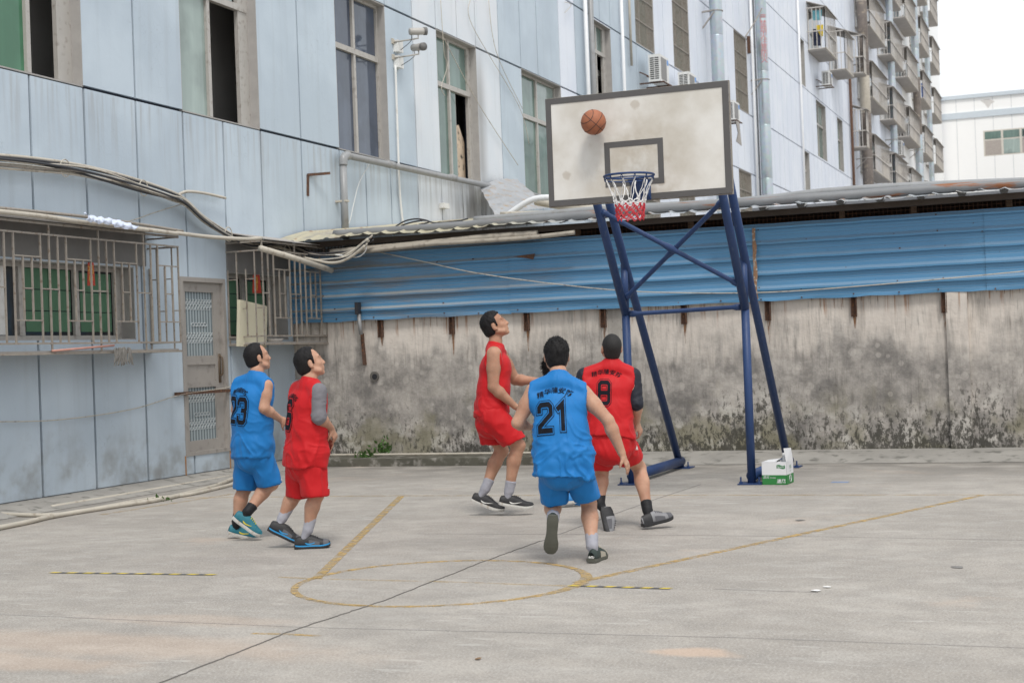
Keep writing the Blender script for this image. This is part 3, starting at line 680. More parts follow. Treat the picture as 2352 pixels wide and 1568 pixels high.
# ------------------------------------------------------------------ pipes lying on the roof edge
def pipe(name, pts, r, mat, label, cat='pipe', group=None, n=10, sm=6, elbows=()):
    b = MB(); b.tube(bez(pts, sm) if sm else pts, r, n)
    return tag(b.build(name, mat, None, True), label, cat, group)
P0 = onx(760, 350, XF+.14)
wp = thing('waste_pipe', 'grey plastic waste pipe dropping from the facade below the window and running along it', 'pipe', (XF+.14, 20.8, 3.5))
ptop = np.array((XF+.14, 20.9, 4.72))
q = MB().tube([(XF+.14, 20.9, 3.42), ptop - (0,0,.12)], .055, 12); q.build('riser', M_PIPE, wp, True)
q = MB().tube(bez([ptop-(0,0,.14), ptop-(0,-.02,.03), ptop+(0,.12,.03), ptop+(0,.2,.03)], 5), .068, 12); q.build('elbow', M_PIPE, wp, True)
run = [ptop+(0,.15,.03), (XF+.14, 24.5, 4.78), (XF+.14, 30.6, 4.86)]
MB().tube(run, .055, 12).build('run', M_PIPE, wp, True)
for y in (22.6, 25.2, 27.9): 
    z = 4.75 + (y-21)*.0115
    MB().tube([(XF+.14, y-.12, z), (XF+.14, y+.12, z+.003)], .064, 12).build('coupling', M_PIPE, wp, True)
MB().box((XF, 20.85, 4.0), (XF+.2, 20.95, 4.03)).build('clip', M_PVC, wp)
ib = thing('iron_bracket', 'rusty angle iron bracket on the facade beside the grey waste pipe', 'bracket', tuple(onx(706, 400, XF)))
a, b, c = onx(706, 450, XF), onx(706, 402, XF), onx(756, 398, XF+.14)
MB().bar(a, b, .05, .04).build('upright', M_RUST, ib); MB().bar(b, c, .05, .04).build('arm', M_RUST, ib)
rp = []
for u, v in ((768, 538), (940, 527), (1120, 513), (1376, 492), (1535, 478), (1917, 451), (2120, 436), (2352, 421), (2500, 412)): rp.append(ony(u, v, 19.16))
pipe('roof_pipe', rp, .06, M_RPIPE, 'long grey rust-spotted pipe lying along the front edge of the shed roof', n=12)
pipe('roof_pipe', [ony(u, v, 19.75) for u, v in ((1090,505),(1250,492),(1400,480),(1700,462),(1900,440),(2080,428),(2360,416))], .05, M_PIPE, 'paler grey pipe lying behind the rusty pipe on the shed roof', n=10)
pipe('roof_pipe', [ony(u, v, 20.2) for u, v in ((1168,492),(1215,462),(1250,454),(1285,456))], .045, M_PIPEW, 'bent white pipe rising beside the torn zinc sheet on the roof')
pipe('roof_pipe', [ony(u, v, 20.0) for u, v in ((1150,492),(1300,488),(1420,486))], .035, M_PVC, 'thin pale pipe from under the bent white pipe to the board')
pipe('roof_pipe', [ony(u, v, 20.5) for u, v in ((1230,462),(1300,474),(1400,482))], .06, M_PVC, 'beige pipe on the roof just below the left corner of the backboard')
pipe('eaves_conduit', [ony(u, v, 19.05) for u, v in ((760,580),(900,567),(1010,556),(1120,545),(1235,537))], .05, M_PVC_SHADE, 'thick beige conduit under the left roof edge, the upper of two', group='beige conduits under the roof edge')
pipe('eaves_conduit', [ony(u, v, 19.0) for u, v in ((840,577),(990,560),(1030,558),(1200,547),(1320,534))], .032, M_PVC_SHADE, 'thin beige conduit under the left roof edge, the lower of two', group='beige conduits under the roof edge')
# torn zinc sheet leaning against the facade
q = MB(); vs = []
U = [np.array(onx(u, v, XF+.25)) for u, v in ((1103,432),(1182,405),(1218,440),(1262,478),(1170,492))]
c00, c10, c11, c01 = onx(1104,432,XF+.12), onx(1188,406,XF+.12), onx(1262,474,XF+1.6), onx(1140,495,XF+1.0)
nu, nv = 14, 10
for i in range(nu+1):
    for j in range(nv+1):
        s_, t_ = i/nu, j/nv
        p = (c00*(1-s_)+c10*s_)*(1-t_) + (c01*(1-s_)+c11*s_)*t_
        vs.append(p + np.array((.006*math.sin(t_*40)+.005*rng.randn(), .01*rng.randn(), .012*math.sin(t_*40) + .07*math.sin(s_*4)*(1-t_) - .08*abs(s_-.55)*t_ + .005*rng.randn())))
q.add(vs, [(i*(nv+1)+j, (i+1)*(nv+1)+j, (i+1)*(nv+1)+j+1, i*(nv+1)+j+1) for i in range(nu) for j in range(nv)])
tag(q.build('zinc_sheet', M_SCRAP, None, False), 'torn crumpled zinc sheet with rust lying on the roof against the facade', 'metal sheet')
tag(MB().tube(bez([ony(u,v,19.6) for u, v in ((905,523),(930,508),(960,503),(985,510),(950,518),(915,522),(940,512),(975,506),(1000,512),(1050,508),(1075,502))], 6), .012, 5).build('cable_coil', M_BLACKCABLE), 'tangled dark cables lying on the cream roof edge', 'cables')
# ------------------------------------------------------------------ drain, meter box on the wall
mb = thing('drain_pipe', 'short grey drain pipe with a black cap coming out below the blue sheets', 'pipe', (-9.96, YW-.16, 1.5))
MB().tube([ony(824,722,YW-.17), ony(829,768,YW-.17)], .028, 10).build('tube', M_PIPE, mb, True)
MB().box(tuple(ony(815,722,YW-.22)), tuple(ony(829,694,YW-.12))).build('cap_box', M_BLACKCABLE, mb)
tag(MB().bar(ony(832,765,YW-.03), ony(838,838,YW-.03), .07, .03).build('rust_channel', M_RUST), 'rusty vertical channel strip on the wall under the grey drain pipe', 'metal strip')
# weeds at the wall foot
M_LEAF = simple('weed_leaf', (.075, .16, .035), .6, .4, 20)
def weed(c, n, r, h, label):
    b = MB()
    for i in range(n):
        p = np.array(c) + np.array((rng.randn()*r*.5, rng.randn()*.02-.04, abs(rng.randn())*h*.35)); a = rng.rand()*6.28; L = .03+.05*rng.rand()
        d = np.array((math.cos(a)*.7, -.3-.4*rng.rand(), math.sin(a)*.7+.3)); s_ = np.cross(d, (0,1,.2)); s_ /= np.linalg.norm(s_)
        b.add([p, p+d*L*.5+s_*L*.25, p+d*L, p+d*L*.5-s_*L*.25], [(0,1,2,3)])
    return tag(b.build('weed_plant', M_LEAF), label, 'plant')
weed(ony(845,1050,19.1), 110, .12, .12, 'small green weed at the wall foot, left one of two')
weed(ony(885,1043,19.3), 120, .13, .25, 'small green weed climbing the wall foot, right one of two')
weed(gnd(370,1150), 40, .15, .05, 'small weed growing beside the pipes at the facade foot')
M_PAPER = simple('white_paper', (.75, .74, .72), .8)
tag(MB().obox(ony(895,1057,18.85)+(0,0,-.02), (.9,.3,.2), (-.3,.9,0), (0,-.2,1), .1, .05, .02).build('plastic_scrap', M_PAPER), 'scrap of white plastic lying on the mossy kerb by the weeds', 'litter')
# litter on the court
def litter(u, v, w, mat, label, name='paper_scrap'):
    b = MB(); c = gnd(u, v)
    P = [(c[0]+w*math.cos(a)*(.5+.5*rng.rand()), c[1]+w*.9*math.sin(a)*(.5+.5*rng.rand()), .003+.006*rng.rand()) for a in np.linspace(0, 6.28, 8)[:-1]]
    b.add(P + [(c[0], c[1], .012)], [(i, (i+1) % 7, 7) for i in range(7)])
    return tag(b.build(name, mat), label, 'litter')
litter(1875,1357,.045,M_PAPER,'larger white paper scrap on the court right of the tape, left one')
litter(1900,1349,.035,M_PAPER,'slim white paper scrap on the court, right of the larger scrap')
litter(1098,1514,.028,simple('dry_leaf', (.2, .12, .06), .8),'small dry brown leaf on the court in the foreground','dry_leaf')
litter(2200,1303,.06,M_JOINT,'dark flat scrap lying on the court at far right','dark_scrap')
litter(1838,1195,.05,M_JOINT,'small dark scrap on the court beyond the slanted line','dark_scrap')
# ------------------------------------------------------------------ basketball stand
M_STAND0 = simple('dark_blue_enamel', (.018, .045, .135), .38, .2, 4, spec=.45, dirt=(.03, .06, .155))
def standmat():
    h = NB('chipped_blue_enamel'); n = h.noise(3.5, detail=5)
    c = h.mix(n, (.016, .04, .12), (.028, .062, .17))
    c = h.mix(h.math('MULTIPLY', h.sstep(h.noise(1., h.sc(h.pos(), (24, 24, 5)), detail=6), .55, .72), .45), c, (.075, .10, .17))
    ch = h.sstep(h.noise(26., detail=6, rough=.7), .66, .70)
    c = h.mix(h.math('MULTIPLY', ch, .85), c, (.10, .06, .04))
    h.bump(h.noise(40., detail=4), .15, .004)
    return h.out(c, h.math('ADD', .36, h.math('MULTIPLY', n, .25)), spec=.4)
M_STAND = standmat()
def boardmat():
    h = NB('dirty_white_board'); p = h.pos(); x, y, z = h.sep()
    c = h.mix(h.sstep(h.noise(1.8, detail=6), .3, .7), (.56, .52, .455), (.745, .725, .685))
    n = h.noise(4.5, detail=6)
    dx = h.math('MULTIPLY', h.math('SUBTRACT', x, -4.03), 1.25); dz = h.math('SUBTRACT', z, 3.22)
    d = h.math('SQRT', h.math('ADD', h.math('MULTIPLY', dx, dx), h.math('MULTIPLY', dz, dz)))
    k = h.math('MULTIPLY', h.sstep(d, .95, .0), h.sstep(h.math('ADD', h.math('MULTIPLY', n, .6), h.math('MULTIPLY', h.noise(13., detail=6), .4)), .32, .66))
    c = h.mix(h.math('MULTIPLY', k, .72), c, (.40, .335, .25))
    vo = h.n('TexVoronoi', Vector=h.sc(p, (1, 0, 1)), Scale=4.2); dd = h.math('ADD', vo.outputs['Distance'], h.math('MULTIPLY', h.math('SUBTRACT', h.noise(20.), .5), .2))
    kk = h.math('MULTIPLY', h.sstep(dd, .26, .16), h.sstep(h.n('SeparateColor', Color=vo.outputs['Color']).outputs[0], .55, .9))
    c = h.mix(h.math('MULTIPLY', kk, .55), c, (.42, .36, .29))
    return h.out(c, .5, spec=.35)
M_BOARD = boardmat(); M_BORDER = simple('dark_grey_stripe', (.095, .09, .088), .6, .12, 6)
bs = thing('basketball_stand', 'blue steel basketball stand with a white backboard in front of the stained wall', 'basketball hoop', (-4.24, 17, 0))
BX0, BX1, BZ0, BZ1, BY = -4.97, -3.15, 2.945, 3.995, 13.8
bd = MB().box((BX0, BY, BZ0), (BX1, BY+.035, BZ1)).build('backboard', M_BOARD, bs)
w_ = .052; fr = MB()
for lo, hi in (((BX0-.004, BY-.006, BZ0-.004), (BX0+w_, BY+.02, BZ1+.004)), ((BX1-w_, BY-.006, BZ0-.004), (BX1+.004, BY+.02, BZ1+.004)), ((BX0+w_, BY-.0055, BZ0-.004), (BX1-w_, BY+.02, BZ0+w_)), ((BX0+w_, BY-.0055, BZ1-w_), (BX1-w_, BY+.02, BZ1+.004))): fr.box(lo, hi)
fr.build('border', M_BORDER, bd)
fx0, fx1, fz0, fz1 = -4.385, -3.795, 3.085, 3.52; tg = MB()
for lo, hi in (((fx0, BY-.004, fz0), (fx0+.055, BY, fz1)), ((fx1-.055, BY-.004, fz0), (fx1, BY, fz1)), ((fx0+.055, BY-.004, fz0), (fx1-.055, BY, fz0+.055)), ((fx0+.055, BY-.004, fz1-.055), (fx1-.055, BY, fz1))): tg.box(lo, hi)
tg.build('target_square', M_BORDER, bd)
ef = MB()
for lo, hi in (((BX0-.012, BY+.021, BZ0-.012), (BX1+.012, BY+.06, BZ0-.0045)), ((BX0-.012, BY+.021, BZ1+.0045), (BX1+.012, BY+.06, BZ1+.012)), ((BX0-.012, BY+.021, BZ0-.0045), (BX0-.0045, BY+.06, BZ1+.0045)), ((BX1+.0045, BY+.021, BZ0-.0045), (BX1+.012, BY+.06, BZ1+.0045))): ef.box(lo, hi)
ef.build('edge_frame', M_IRON, bd)
RC = np.array((-4.03, BY-.385, 3.135)); RR = .235
ring = MB(); ring.tube([RC + RR*np.array((math.cos(a), math.sin(a), 0)) for a in np.linspace(0, 2*math.pi, 41)], .0105, 8, False)
ring.tube([RC + (RR-.004)*np.array((math.cos(a), math.sin(a), 0)) - (0,0,.032) for a in np.linspace(0, 2*math.pi, 41)], .006, 6, False)
for a in np.linspace(0, 2*math.pi, 13)[:-1]:
    p = RC + RR*np.array((math.cos(a), math.sin(a), 0)); q = p - (0,0,.032)
    ring.tube([p, q + np.array((-.012*math.sin(a), .012*math.cos(a), -.01)), q + np.array((.012*math.sin(a), -.012*math.cos(a), -.01)), p], .004, 5)
rim = ring.build('rim', M_STAND, bs, True)
bk = MB(); zt = RC[2]-.012
bk.add([(RC[0]-.1,BY-.006,zt),(RC[0]+.1,BY-.006,zt),(RC[0]+.1,BY-.006,zt-.19),(RC[0]-.1,BY-.006,zt-.19),(RC[0]-.085,BY-.16,zt),(RC[0]+.085,BY-.16,zt),(RC[0]+.06,BY-.13,zt-.06),(RC[0]-.06,BY-.13,zt-.06)],
       [(0,1,5,4),(4,5,6,7),(7,6,2,3),(0,4,7,3),(1,2,6,5),(0,3,2,1)])
bk.build('rim_bracket', M_STAND, rim)
# net: long white strings, white knotted band, red mesh
M_NETW = simple('white_net_cord', (.78, .77, .76), .8); M_NETR = simple('red_net_cord', (.55, .045, .06), .8)
def ringpt(a, z, r): return np.array((RC[0] + r*math.cos(a), RC[1] + r*math.sin(a), z))
n1 = MB(); n2 = MB(); n3 = MB(); NN = 12; z0 = RC[2]-.03
def nr(t): return RR*.97*(1-t) + .125*t + -.03*math.sin(t*math.pi)
for i in range(NN):
    a = 2*math.pi*i/NN
    for sgn in (-1, 1):
        pts = []
        for k in range(7):
            t = k/6*.5; aa = a + sgn*(math.pi/NN)*(k/6)**1.6 + .05*math.sin(k+i*2.1); pts.append(ringpt(aa, z0 - .4*t*1.02 + .006*rng.randn(), nr(t) + .005*rng.randn()))
        n1.tube(pts, .0042, 5)
rows = [.5, .56, .62, .68]
def mesh_rows(b, rows, off, jit):
    for r in range(len(rows)-1):
        for i in range(NN*1):
            for sgn in (-1, 1):
                a0 = 2*math.pi*(i + .5*((r+off) % 2))/NN; a1 = a0 + sgn*math.pi/NN
                p = ringpt(a0, z0-.4*rows[r], nr(rows[r])); q = ringpt(a1, z0-.4*rows[r+1], nr(rows[r+1]))
                b.tube([p, (p+q)/2 + jit*rng.randn(3), q], .0052, 5)
                if sgn > 0: b.obox(p, (1,0,0), (0,1,0), (0,0,1), .016, .016, .018)
mesh_rows(n2, [.5, .56, .61], 1, .004)
mesh_rows(n3, [.61, .70, .79, .88, .97], 0, .006)
net = n1.build('net', M_NETW, bs, True); net['kind'] = 'stuff'
o_ = n2.build('white_band', M_NETW, net); o_['kind'] = 'stuff'; o_ = n3.build('red_mesh', M_NETR, net); o_['kind'] = 'stuff'
XL, XR = -4.905, -3.55
for side, x in (('l', XL), ('r', XR)):
    MB().tube([(x, 16, 0), (x, 16, 1.96)], .046, 14).tube([(x, 16, 1.955), (x, 16.0, 2.46)], .041, 12).build('post', M_STAND, bs, True)
    MB().tube([(x+(.0), 16.0, 1.9), (x+.04, 14.65, 3.5)], .046, 14).build('front_arm', M_STAND, bs, True)
    rb = MB().tube([(x, 18.1, .0), (x+.02, 15.98, 2.46), (x+.05, 14.9, 3.72)], .046, 14).build('rear_arm', M_STAND, bs, True)
    MB().tube([(x+.04, 14.65, 3.46), (x+.04, BY+.04, 3.5)], .04, 10).build('board_mount', M_STAND, bs, True)
    MB().tube([(x+.04, 14.9, 3.7), (x+.04, BY+.04, 3.75)], .04, 10).build('board_mount', M_STAND, bs, True)
    MB().tube([(x, 16.0, .09), (x, 18.12, .09)], .06, 12).build('ground_rail', M_STAND, bs, True)
    for (y, nm) in ((16, 0), (18.16, 1)):
        pl = MB().box((x-.13, y-.13, .002), (x+.13, y+.13, .014)).build('base_plate', M_STAND, bs)
        for sx in (-.1, .1):
            MB().tube([(x+sx, y-.09, .012), (x+sx, y-.09, .085)], .009, 8).tube([(x+sx, y-.09, .014), (x+sx, y-.09, .034)], .02, 6).build('bolt', M_STAND, pl)
def armat(x, z): t = (z-1.9)/(3.5-1.9); return np.array((x + .04*t, 16 - 1.35*t + .0, z))
for (a, b) in (((XL+.03, 2.98), (XR-.03, 2.17)), ((XL+.03, 2.08), (XR-.03, 3.0))):
    p, q = armat(*a), armat(*b)
    if a[1] < b[1]: p, q = p + (0,.05,0), q + (0,.05,0)
    mdl = (p+q)/2; L = np.linalg.norm(q-p)
    MB().tube([p, p+(q-p)*.03, p+(q-p)*.05, mdl-(q-p)*.06, mdl, mdl+(q-p)*.06, q-(q-p)*.05, q-(q-p)*.03, q], [.036,.036,.026,.026,.04,.026,.026,.036,.036], 10).build('cross_brace', M_STAND, bs, True)
MB().tube([(XL+.05, 16, 1.905), (XL+.1, 16, 1.905), (XL+.14, 16, 1.905), (XR-.14, 16, 1.925), (XR-.1, 16, 1.925), (XR-.05, 16, 1.925)], [.036,.036,.024,.024,.036,.036], 10).build('tie_bar', M_STAND, bs, True)
# ------------------------------------------------------------------ ball just off the board
CAMR, CAMU = RW[:,0], -RW[:,1]
def nrm3(v): v = np.array(v, float); return v/np.linalg.norm(v)
def ball():
    c = ony(1363, 281, BY-.17); r = .1215; nu, nv = 48, 32; vs = []; fs = []
    for j in range(nv+1):
        th = math.pi*j/nv
        for i in range(nu): ph = 2*math.pi*i/nu; vs.append(c + r*np.array((math.sin(th)*math.cos(ph), math.sin(th)*math.sin(ph), math.cos(th))))
    fs = [(j*nu+i, (j+1)*nu+i, (j+1)*nu+(i+1) % nu, j*nu+(i+1) % nu) for j in range(nv) for i in range(nu)]
    o = MB().add(vs, fs).build('basketball', simple('orange_ball_leather', (.36, .125, .06), .6, .25, 14, bump=.35, bscale=260, dirt=(.25, .095, .055)), None, True)
    ms = simple('ball_seam', (.07, .035, .028), .7)
    X_, Y_, Z_ = nrm3(CAMR*.75 + CAMU*-.66), nrm3(CAMR*.66 + CAMU*.75), None
    view = nrm3(CAM - c); X_ = nrm3(X_ - view*(X_@view)); N_ = nrm3(view*.93 + X_*.25); X_ = nrm3(X_ - N_*(X_@N_)); Y_ = np.cross(N_, X_)
    T = np.linspace(0, 2*math.pi, 49)
    def sm(P): MB().tube([c + nrm3(p)*(r - .0006) for p in P], .0036, 6, False).build('seam', ms, o, True)
    sm([X_*math.cos(t) + N_*math.sin(t) for t in T]); sm([Y_*math.cos(t) + N_*math.sin(t) for t in T])
    for q in (-1, 1): sm([X_*q*(.62 + .16*math.cos(2*t)) + (Y_*math.cos(t) + N_*math.sin(t))*.72 for t in T])
    tag(o, 'worn orange basketball in the air just in front of the backboard', 'basketball')
ball()
# ------------------------------------------------------------------ open carton with a bottle beside the stand
M_CARTW = simple('carton_white', (.70, .70, .71), .7, .05, 6); M_CARTG = simple('carton_green', (.025, .20, .045), .6, .15, 5)
ct = thing('carton', 'open white and green cardboard carton on the ground by the right stand post', 'box', (-3.1, 15.9, 0))
ca, cb_ = gnd(1751, 1113), gnd(1808, 1113)
ax = (cb_-ca)/np.linalg.norm(cb_-ca); W_ = np.linalg.norm(cb_-ca); ay = np.array((-ax[1], ax[0], 0)); az = np.array((0,0,1.)); D_, H_ = .33, .245
def cp(a, b, c): return ca + ax*a*W_ + ay*b*D_ + az*c
def panel4(ps, name, mat, par):
    n = np.cross(np.array(ps[1])-ps[0], np.array(ps[3])-ps[0]); n /= np.linalg.norm(n); b = MB()
    b.add([*ps, *[np.array(p)-n*.004 for p in ps]], [(0,1,2,3),(7,6,5,4),(0,4,5,1),(1,5,6,2),(2,6,7,3),(3,7,4,0)]); return b.build(name, mat, par)
hs = .105
for (p, q) in (((0,0),(1,0)), ((1,0),(1,1)), ((1,1),(0,1)), ((0,1),(0,0))):
    panel4([cp(*p,.003), cp(*q,.003), cp(*q,hs), cp(*p,hs)], 'green_side', M_CARTG, ct); panel4([cp(*p,hs), cp(*q,hs), cp(*q,H_), cp(*p,H_)], 'white_side', M_CARTW, ct)
panel4([cp(0,0,H_), cp(.55,0,H_), cp(.5,1,H_+.015), cp(0,1,H_+.0)], 'flap', M_CARTW, ct); panel4([cp(.57,0,H_-.004), cp(1,0,H_-.004), cp(1,.45,H_-.012), cp(.57,.45,H_-.006)], 'flap', M_CARTW, ct)
panel4([cp(1,.02,H_), cp(1,.98,H_), cp(.96,.9,H_+.13), cp(.9,.08,H_+.145)], 'flap', M_CARTW, ct)
M_CPRINT = simple('carton_green_print', (.04, .20, .07), .6)
def text_mesh(body, size, mat, name, parent, O, A, B, bvh=None, N=None, eps=.002, shear=0., offset=0., align='CENTER', wx=1.):
    cu = bpy.data.curves.new('t', 'FONT'); cu.body = body; cu.size = size; cu.align_x = align; cu.align_y = 'CENTER'; cu.shear = shear; cu.offset = offset; cu.resolution_u = 3
    ob = bpy.data.objects.new('t', cu); COL.objects.link(ob); dg = bpy.context.evaluated_depsgraph_get()
    me = bpy.data.meshes.new_from_object(ob.evaluated_get(dg)); bpy.data.objects.remove(ob)
    O, A, B = [np.array(q, float) for q in (O, A, B)]; N = np.cross(A, B) if N is None else np.array(N, float); N = N/np.linalg.norm(N)
    for v in me.vertices:
        p = O + A*v.co.x*wx + B*v.co.y
        if bvh is not None:
            h_ = bvh.ray_cast(Vector(p + N*.35), Vector(-N), .8)
            p = np.array(h_[0]) + np.array(h_[1])*eps if h_[0] is not None else p
        else: p = p + N*eps
        v.co = p
    me.materials.clear(); me.materials.append(mat); me.name = name
    return link(name, me, parent)
pr = MB(); 
wv = [cp(.60 + .34*k/8, -.004, H_-.035 + .007*math.sin(k*.8)) for k in range(9)] + [cp(.94-.34*k/8, -.004, H_-.07 + .006*math.sin((8-k)*.8)) for k in range(9)]
pr.add(wv, [tuple([k, k+1, 16-k, 17-k][::-1]) for k in range(8)]); pr.build('label_banner', M_CPRINT, ct)
text_mesh('Breeze', .026, M_CARTW, 'label_text', ct, cp(.77,-.006,H_-.052), ax, az)
text_mesh('清风', .034, M_CARTW, 'label_text', ct, cp(.16,-.002,hs-.025), ax, az, shear=.2)
text_mesh('原木纯品', .016, M_CARTW, 'label_text', ct, cp(.44,-.002,hs-.03), ax, az)
text_mesh('清风', .048, M_CARTW, 'label_text', ct, cp(.76,-.002,.036), ax, az, offset=.001, shear=.2)
text_mesh('清风', .045, M_CPRINT, 'label_text', ct, cp(1,.5,.18)+ax*.002, ay, az)
text_mesh('Breeze', .02, M_CPRINT, 'label_text', ct, cp(1,.5,.14)+ax*.002, ay, az)
MB().tube([cp(1,.5,.06)+ax*.003+ay*.05*math.cos(t)+az*.038*math.sin(t) for t in np.linspace(0,6.28,15)], .003, 4).build('emblem', M_CARTW, ct)
text_mesh('清', .045, M_CARTW, 'emblem', ct, cp(1,.5,.06)+ax*.002, ay, az)
bo = thing('water_bottle', 'clear plastic bottle with a white cap sticking out of the open carton', 'bottle', tuple(cp(.72,.6,.09)))
c_ = cp(.74,.6,0); c_[2] = 0
M_PET = NB('clear_plastic'); M_PET.b.inputs['Transmission Weight'].default_value = .85; M_PET = M_PET.out((.85,.88,.92), .08)
MB().tube([c_+az*z for z in (.09,.10,.235,.26,.285,.30,.31)], [.028,.031,.031,.027,.015,.0125,.0125], 16).build('bottle_body', M_PET, bo, True)
MB().tube([c_+az*z for z in (.302,.304,.326,.328)], [.0145,.0155,.0155,.014], 14).build('cap', M_WHITE, bo, True)
# ------------------------------------------------------------------ window cages on the ground floor
def cage(name, label, y0, y1, xf, z0, z1, group, awn=True):
    c = thing(name, label, 'window cage', (xf, y0, z0), group)
    def bar(p, q, w=.018): MB().bar(p, q, w, w).build('bar', M_IRON, c)
    zb, zt = z0 + .11, z1 - .12
    n = int(round((y1-y0)/.145)); Y = [y0 + (y1-y0)*i/n for i in range(n+1)]
    for i, y in enumerate(Y):
        lo, hi = zb, zt
        k = i % 6
        if k == 0: lo, hi = z0, z1
        elif k in (2, 5): hi = zt - 0.
        if k in (3, 4): lo, hi = zb + .25, zt - .25
        bar((xf, y, lo), (xf, y, hi))
        if k == 2 and i + 3 <= n:
            bar((xf+.004, y, zt-.25), (xf+.004, Y[i+3], zt-.25), .015); bar((xf+.004, y, zb+.25), (xf+.004, Y[i+3], zb+.25), .015)
        if i < n and k in (0, 3, 5): bar((xf+.004, y, (zb+zt)/2), (xf+.004, Y[i+1], (zb+zt)/2), .015)
    for z in (z0, zb, zt, z1): MB().bar((xf+.002, y0-.01, z), (xf+.002, y1+.01, z), .026 if z in (z0, z1) else .02).build('rail', M_IRON, c)
    for y in (y0, y1):
        for z in (z0, zb, zt, z1): MB().bar((XF, y, z), (xf, y, z), .02).build('rail', M_IRON, c)
        m_ = 4
        for k in range(m_):
            x = XF + (xf-XF)*k/m_ + .02; bar((x, y, zb if k % 3 else z0), (x, y, zt if k % 2 else zt-.25), .016)
            bar((x, y, (zb+zt)/2 + .2*((-1)**k)), (x+(xf-XF)/m_, y, (zb+zt)/2 + .2*((-1)**k)), .014)
    if awn:
        MB().add([(XF, y0, z1+.16), (xf+.06, y0, z1+.03), (xf+.06, y1+.05, z1+.03), (XF, y1+.05, z1+.16), (XF, y0, z1+.15), (xf+.06, y0, z1+.02), (xf+.06, y1+.05, z1+.02), (XF, y1+.05, z1+.15)],
                 [(0,1,2,3),(7,6,5,4),(0,4,5,1),(1,5,6,2),(2,6,7,3)]).build('awning_sheet', M_CAGEROOF, c)
    MB().box((XF+.01, y0+.02, z0+.01), (xf-.02, y1-.02, z0+.03)).build('shelf', M_CAGEROOF, c)
    return c
cage('window_cage', 'grey barred window cage at the far left with a mop in it', 11.6, 15.8, -10.65, 1.70, 3.12, 'barred window cages on the ground floor')
cage('window_cage', 'grey barred window cage right of the door holding a foam board', 17.62, 19.38, -10.53, 1.77, 3.17, 'barred window cages on the ground floor')
fbp = [onx(u, v, -10.86) for u, v in ((550,795),(612,798),(614,703),(552,688))]
b = MB(); e = np.array((-.05,.0,0)); b.add([*fbp, *[p+e for p in fbp]], [(0,1,2,3),(7,6,5,4),(0,4,5,1),(1,5,6,2),(2,6,7,3),(3,7,4,0)])
tag(b.build('foam_board', simple('cream_foam', (.60, .56, .42), .8, .08)), 'cream foam board standing upright inside the cage right of the door', 'board')
bw = MB(); c_ = onx(632, 790, -10.8); bw.tube([c_+(0,0,-.0), c_+(0,0,.015), c_+(0,0,.075)], [.06,.09,.13], 16); tag(bw.build('basin', M_CAGEROOF, None, True), 'shallow grey-brown basin on the cage shelf beside the foam board', 'basin')
# red paper charms
def charm(u0, u1, v0, v1, skew, label):
    X = XF+.035; P = [onx(u0, v1, X), onx(u1, v1, X), onx(u1-skew, v0, X), onx(u0+skew*.3, v0, X)]
    c = thing('paper_charm', label, 'paper charm', tuple(P[0]), 'red paper charms on the windows')
    MB().add([*P, *[p+np.array((-.004,0,0)) for p in P]], [(0,1,2,3),(7,6,5,4),(0,4,5,1),(1,5,6,2),(2,6,7,3),(3,7,4,0)]).build('paper', M_RED, c)
    O = (P[0]+P[2])/2; h_ = abs(P[2][2]-P[0][2]); A = (P[1]-P[0])/np.linalg.norm(P[1]-P[0])
    text_mesh('福', h_*.42, M_GOLD, 'gold_character', c, O+(.002,0,h_*.16), A, (0,0,1.), N=(1,0,0)); text_mesh('春', h_*.36, M_GOLD, 'gold_character', c, O+(.002,0,-h_*.22), A, (0,0,1.), N=(1,0,0))
charm(201,219,603,656,4,'red and gold paper charm on the left cage window'); charm(580,601,631,673,5,'red and gold paper charm on the window right of the door')
# mop on the left cage
mp = thing('mop', 'old grey string mop with a striped handle lying in the left window cage', 'mop', tuple(onx(290, 800, -10.62)))
MB().tube([onx(120,812,-10.62)+(0,0,.03), onx(262,799,-10.62)+(0,0,.03)], .012, 8).build('handle', simple('red_white_handle', (.50, .25, .20), .6, .4, 9), mp, True)
b = MB()
for i in range(70):
    p = onx(262 + 38*rng.rand(), 797 + 6*rng.rand(), -10.6 + .02*rng.rand())
    b.tube(bez([p, p+(.01,.04*rng.randn()*.5,-.04), p+(.012,.03*rng.randn(),-.10-.1*rng.rand())], 3), .006, 4)
b.build('strings', simple('mop_grey', (.20, .19, .175), .9, .3, 20), mp)['kind'] = 'stuff'
# poles, white cloth and cables along the facade
pl = [onx(u, v, -10.58) for u, v in ((-40,482),(100,497),(200,512),(330,527),(408,537))]
pipe('drying_pole', pl, .028, M_PVC, 'aged pole lying along the top of the left window cage')
pipe('drying_pole', [onx(u, v, -10.62) for u, v in ((-40,474),(180,496),(300,512),(420,531))], .018, M_IRON, 'thin dark pole behind the aged pole above the left cage')
pipe('drying_pole', [onx(405,535,-10.58), onx(480,544,-10.56), onx(560,549,-10.5), onx(600,547,-10.45)], .026, M_PVC, 'pale pole running above the door between the two cages')
pipe('drying_pole', [ony(598,570,17.4), ony(680,594,18.2), ony(762,621,18.9)], .042, M_PVC, 'beige plastic pole slanting out to the right through the second cage', sm=0)
cl = MB(); vs = []; top = [onx(u, v, -10.5) for u, v in ((192,490),(215,496),(245,500),(275,507),(312,519))]; bot = [onx(u, v, -10.42) for u, v in ((196,506),(215,512),(245,514),(275,523),(308,527))]
tt, bb_ = bez(top, 7), bez(bot, 7); nv = 6
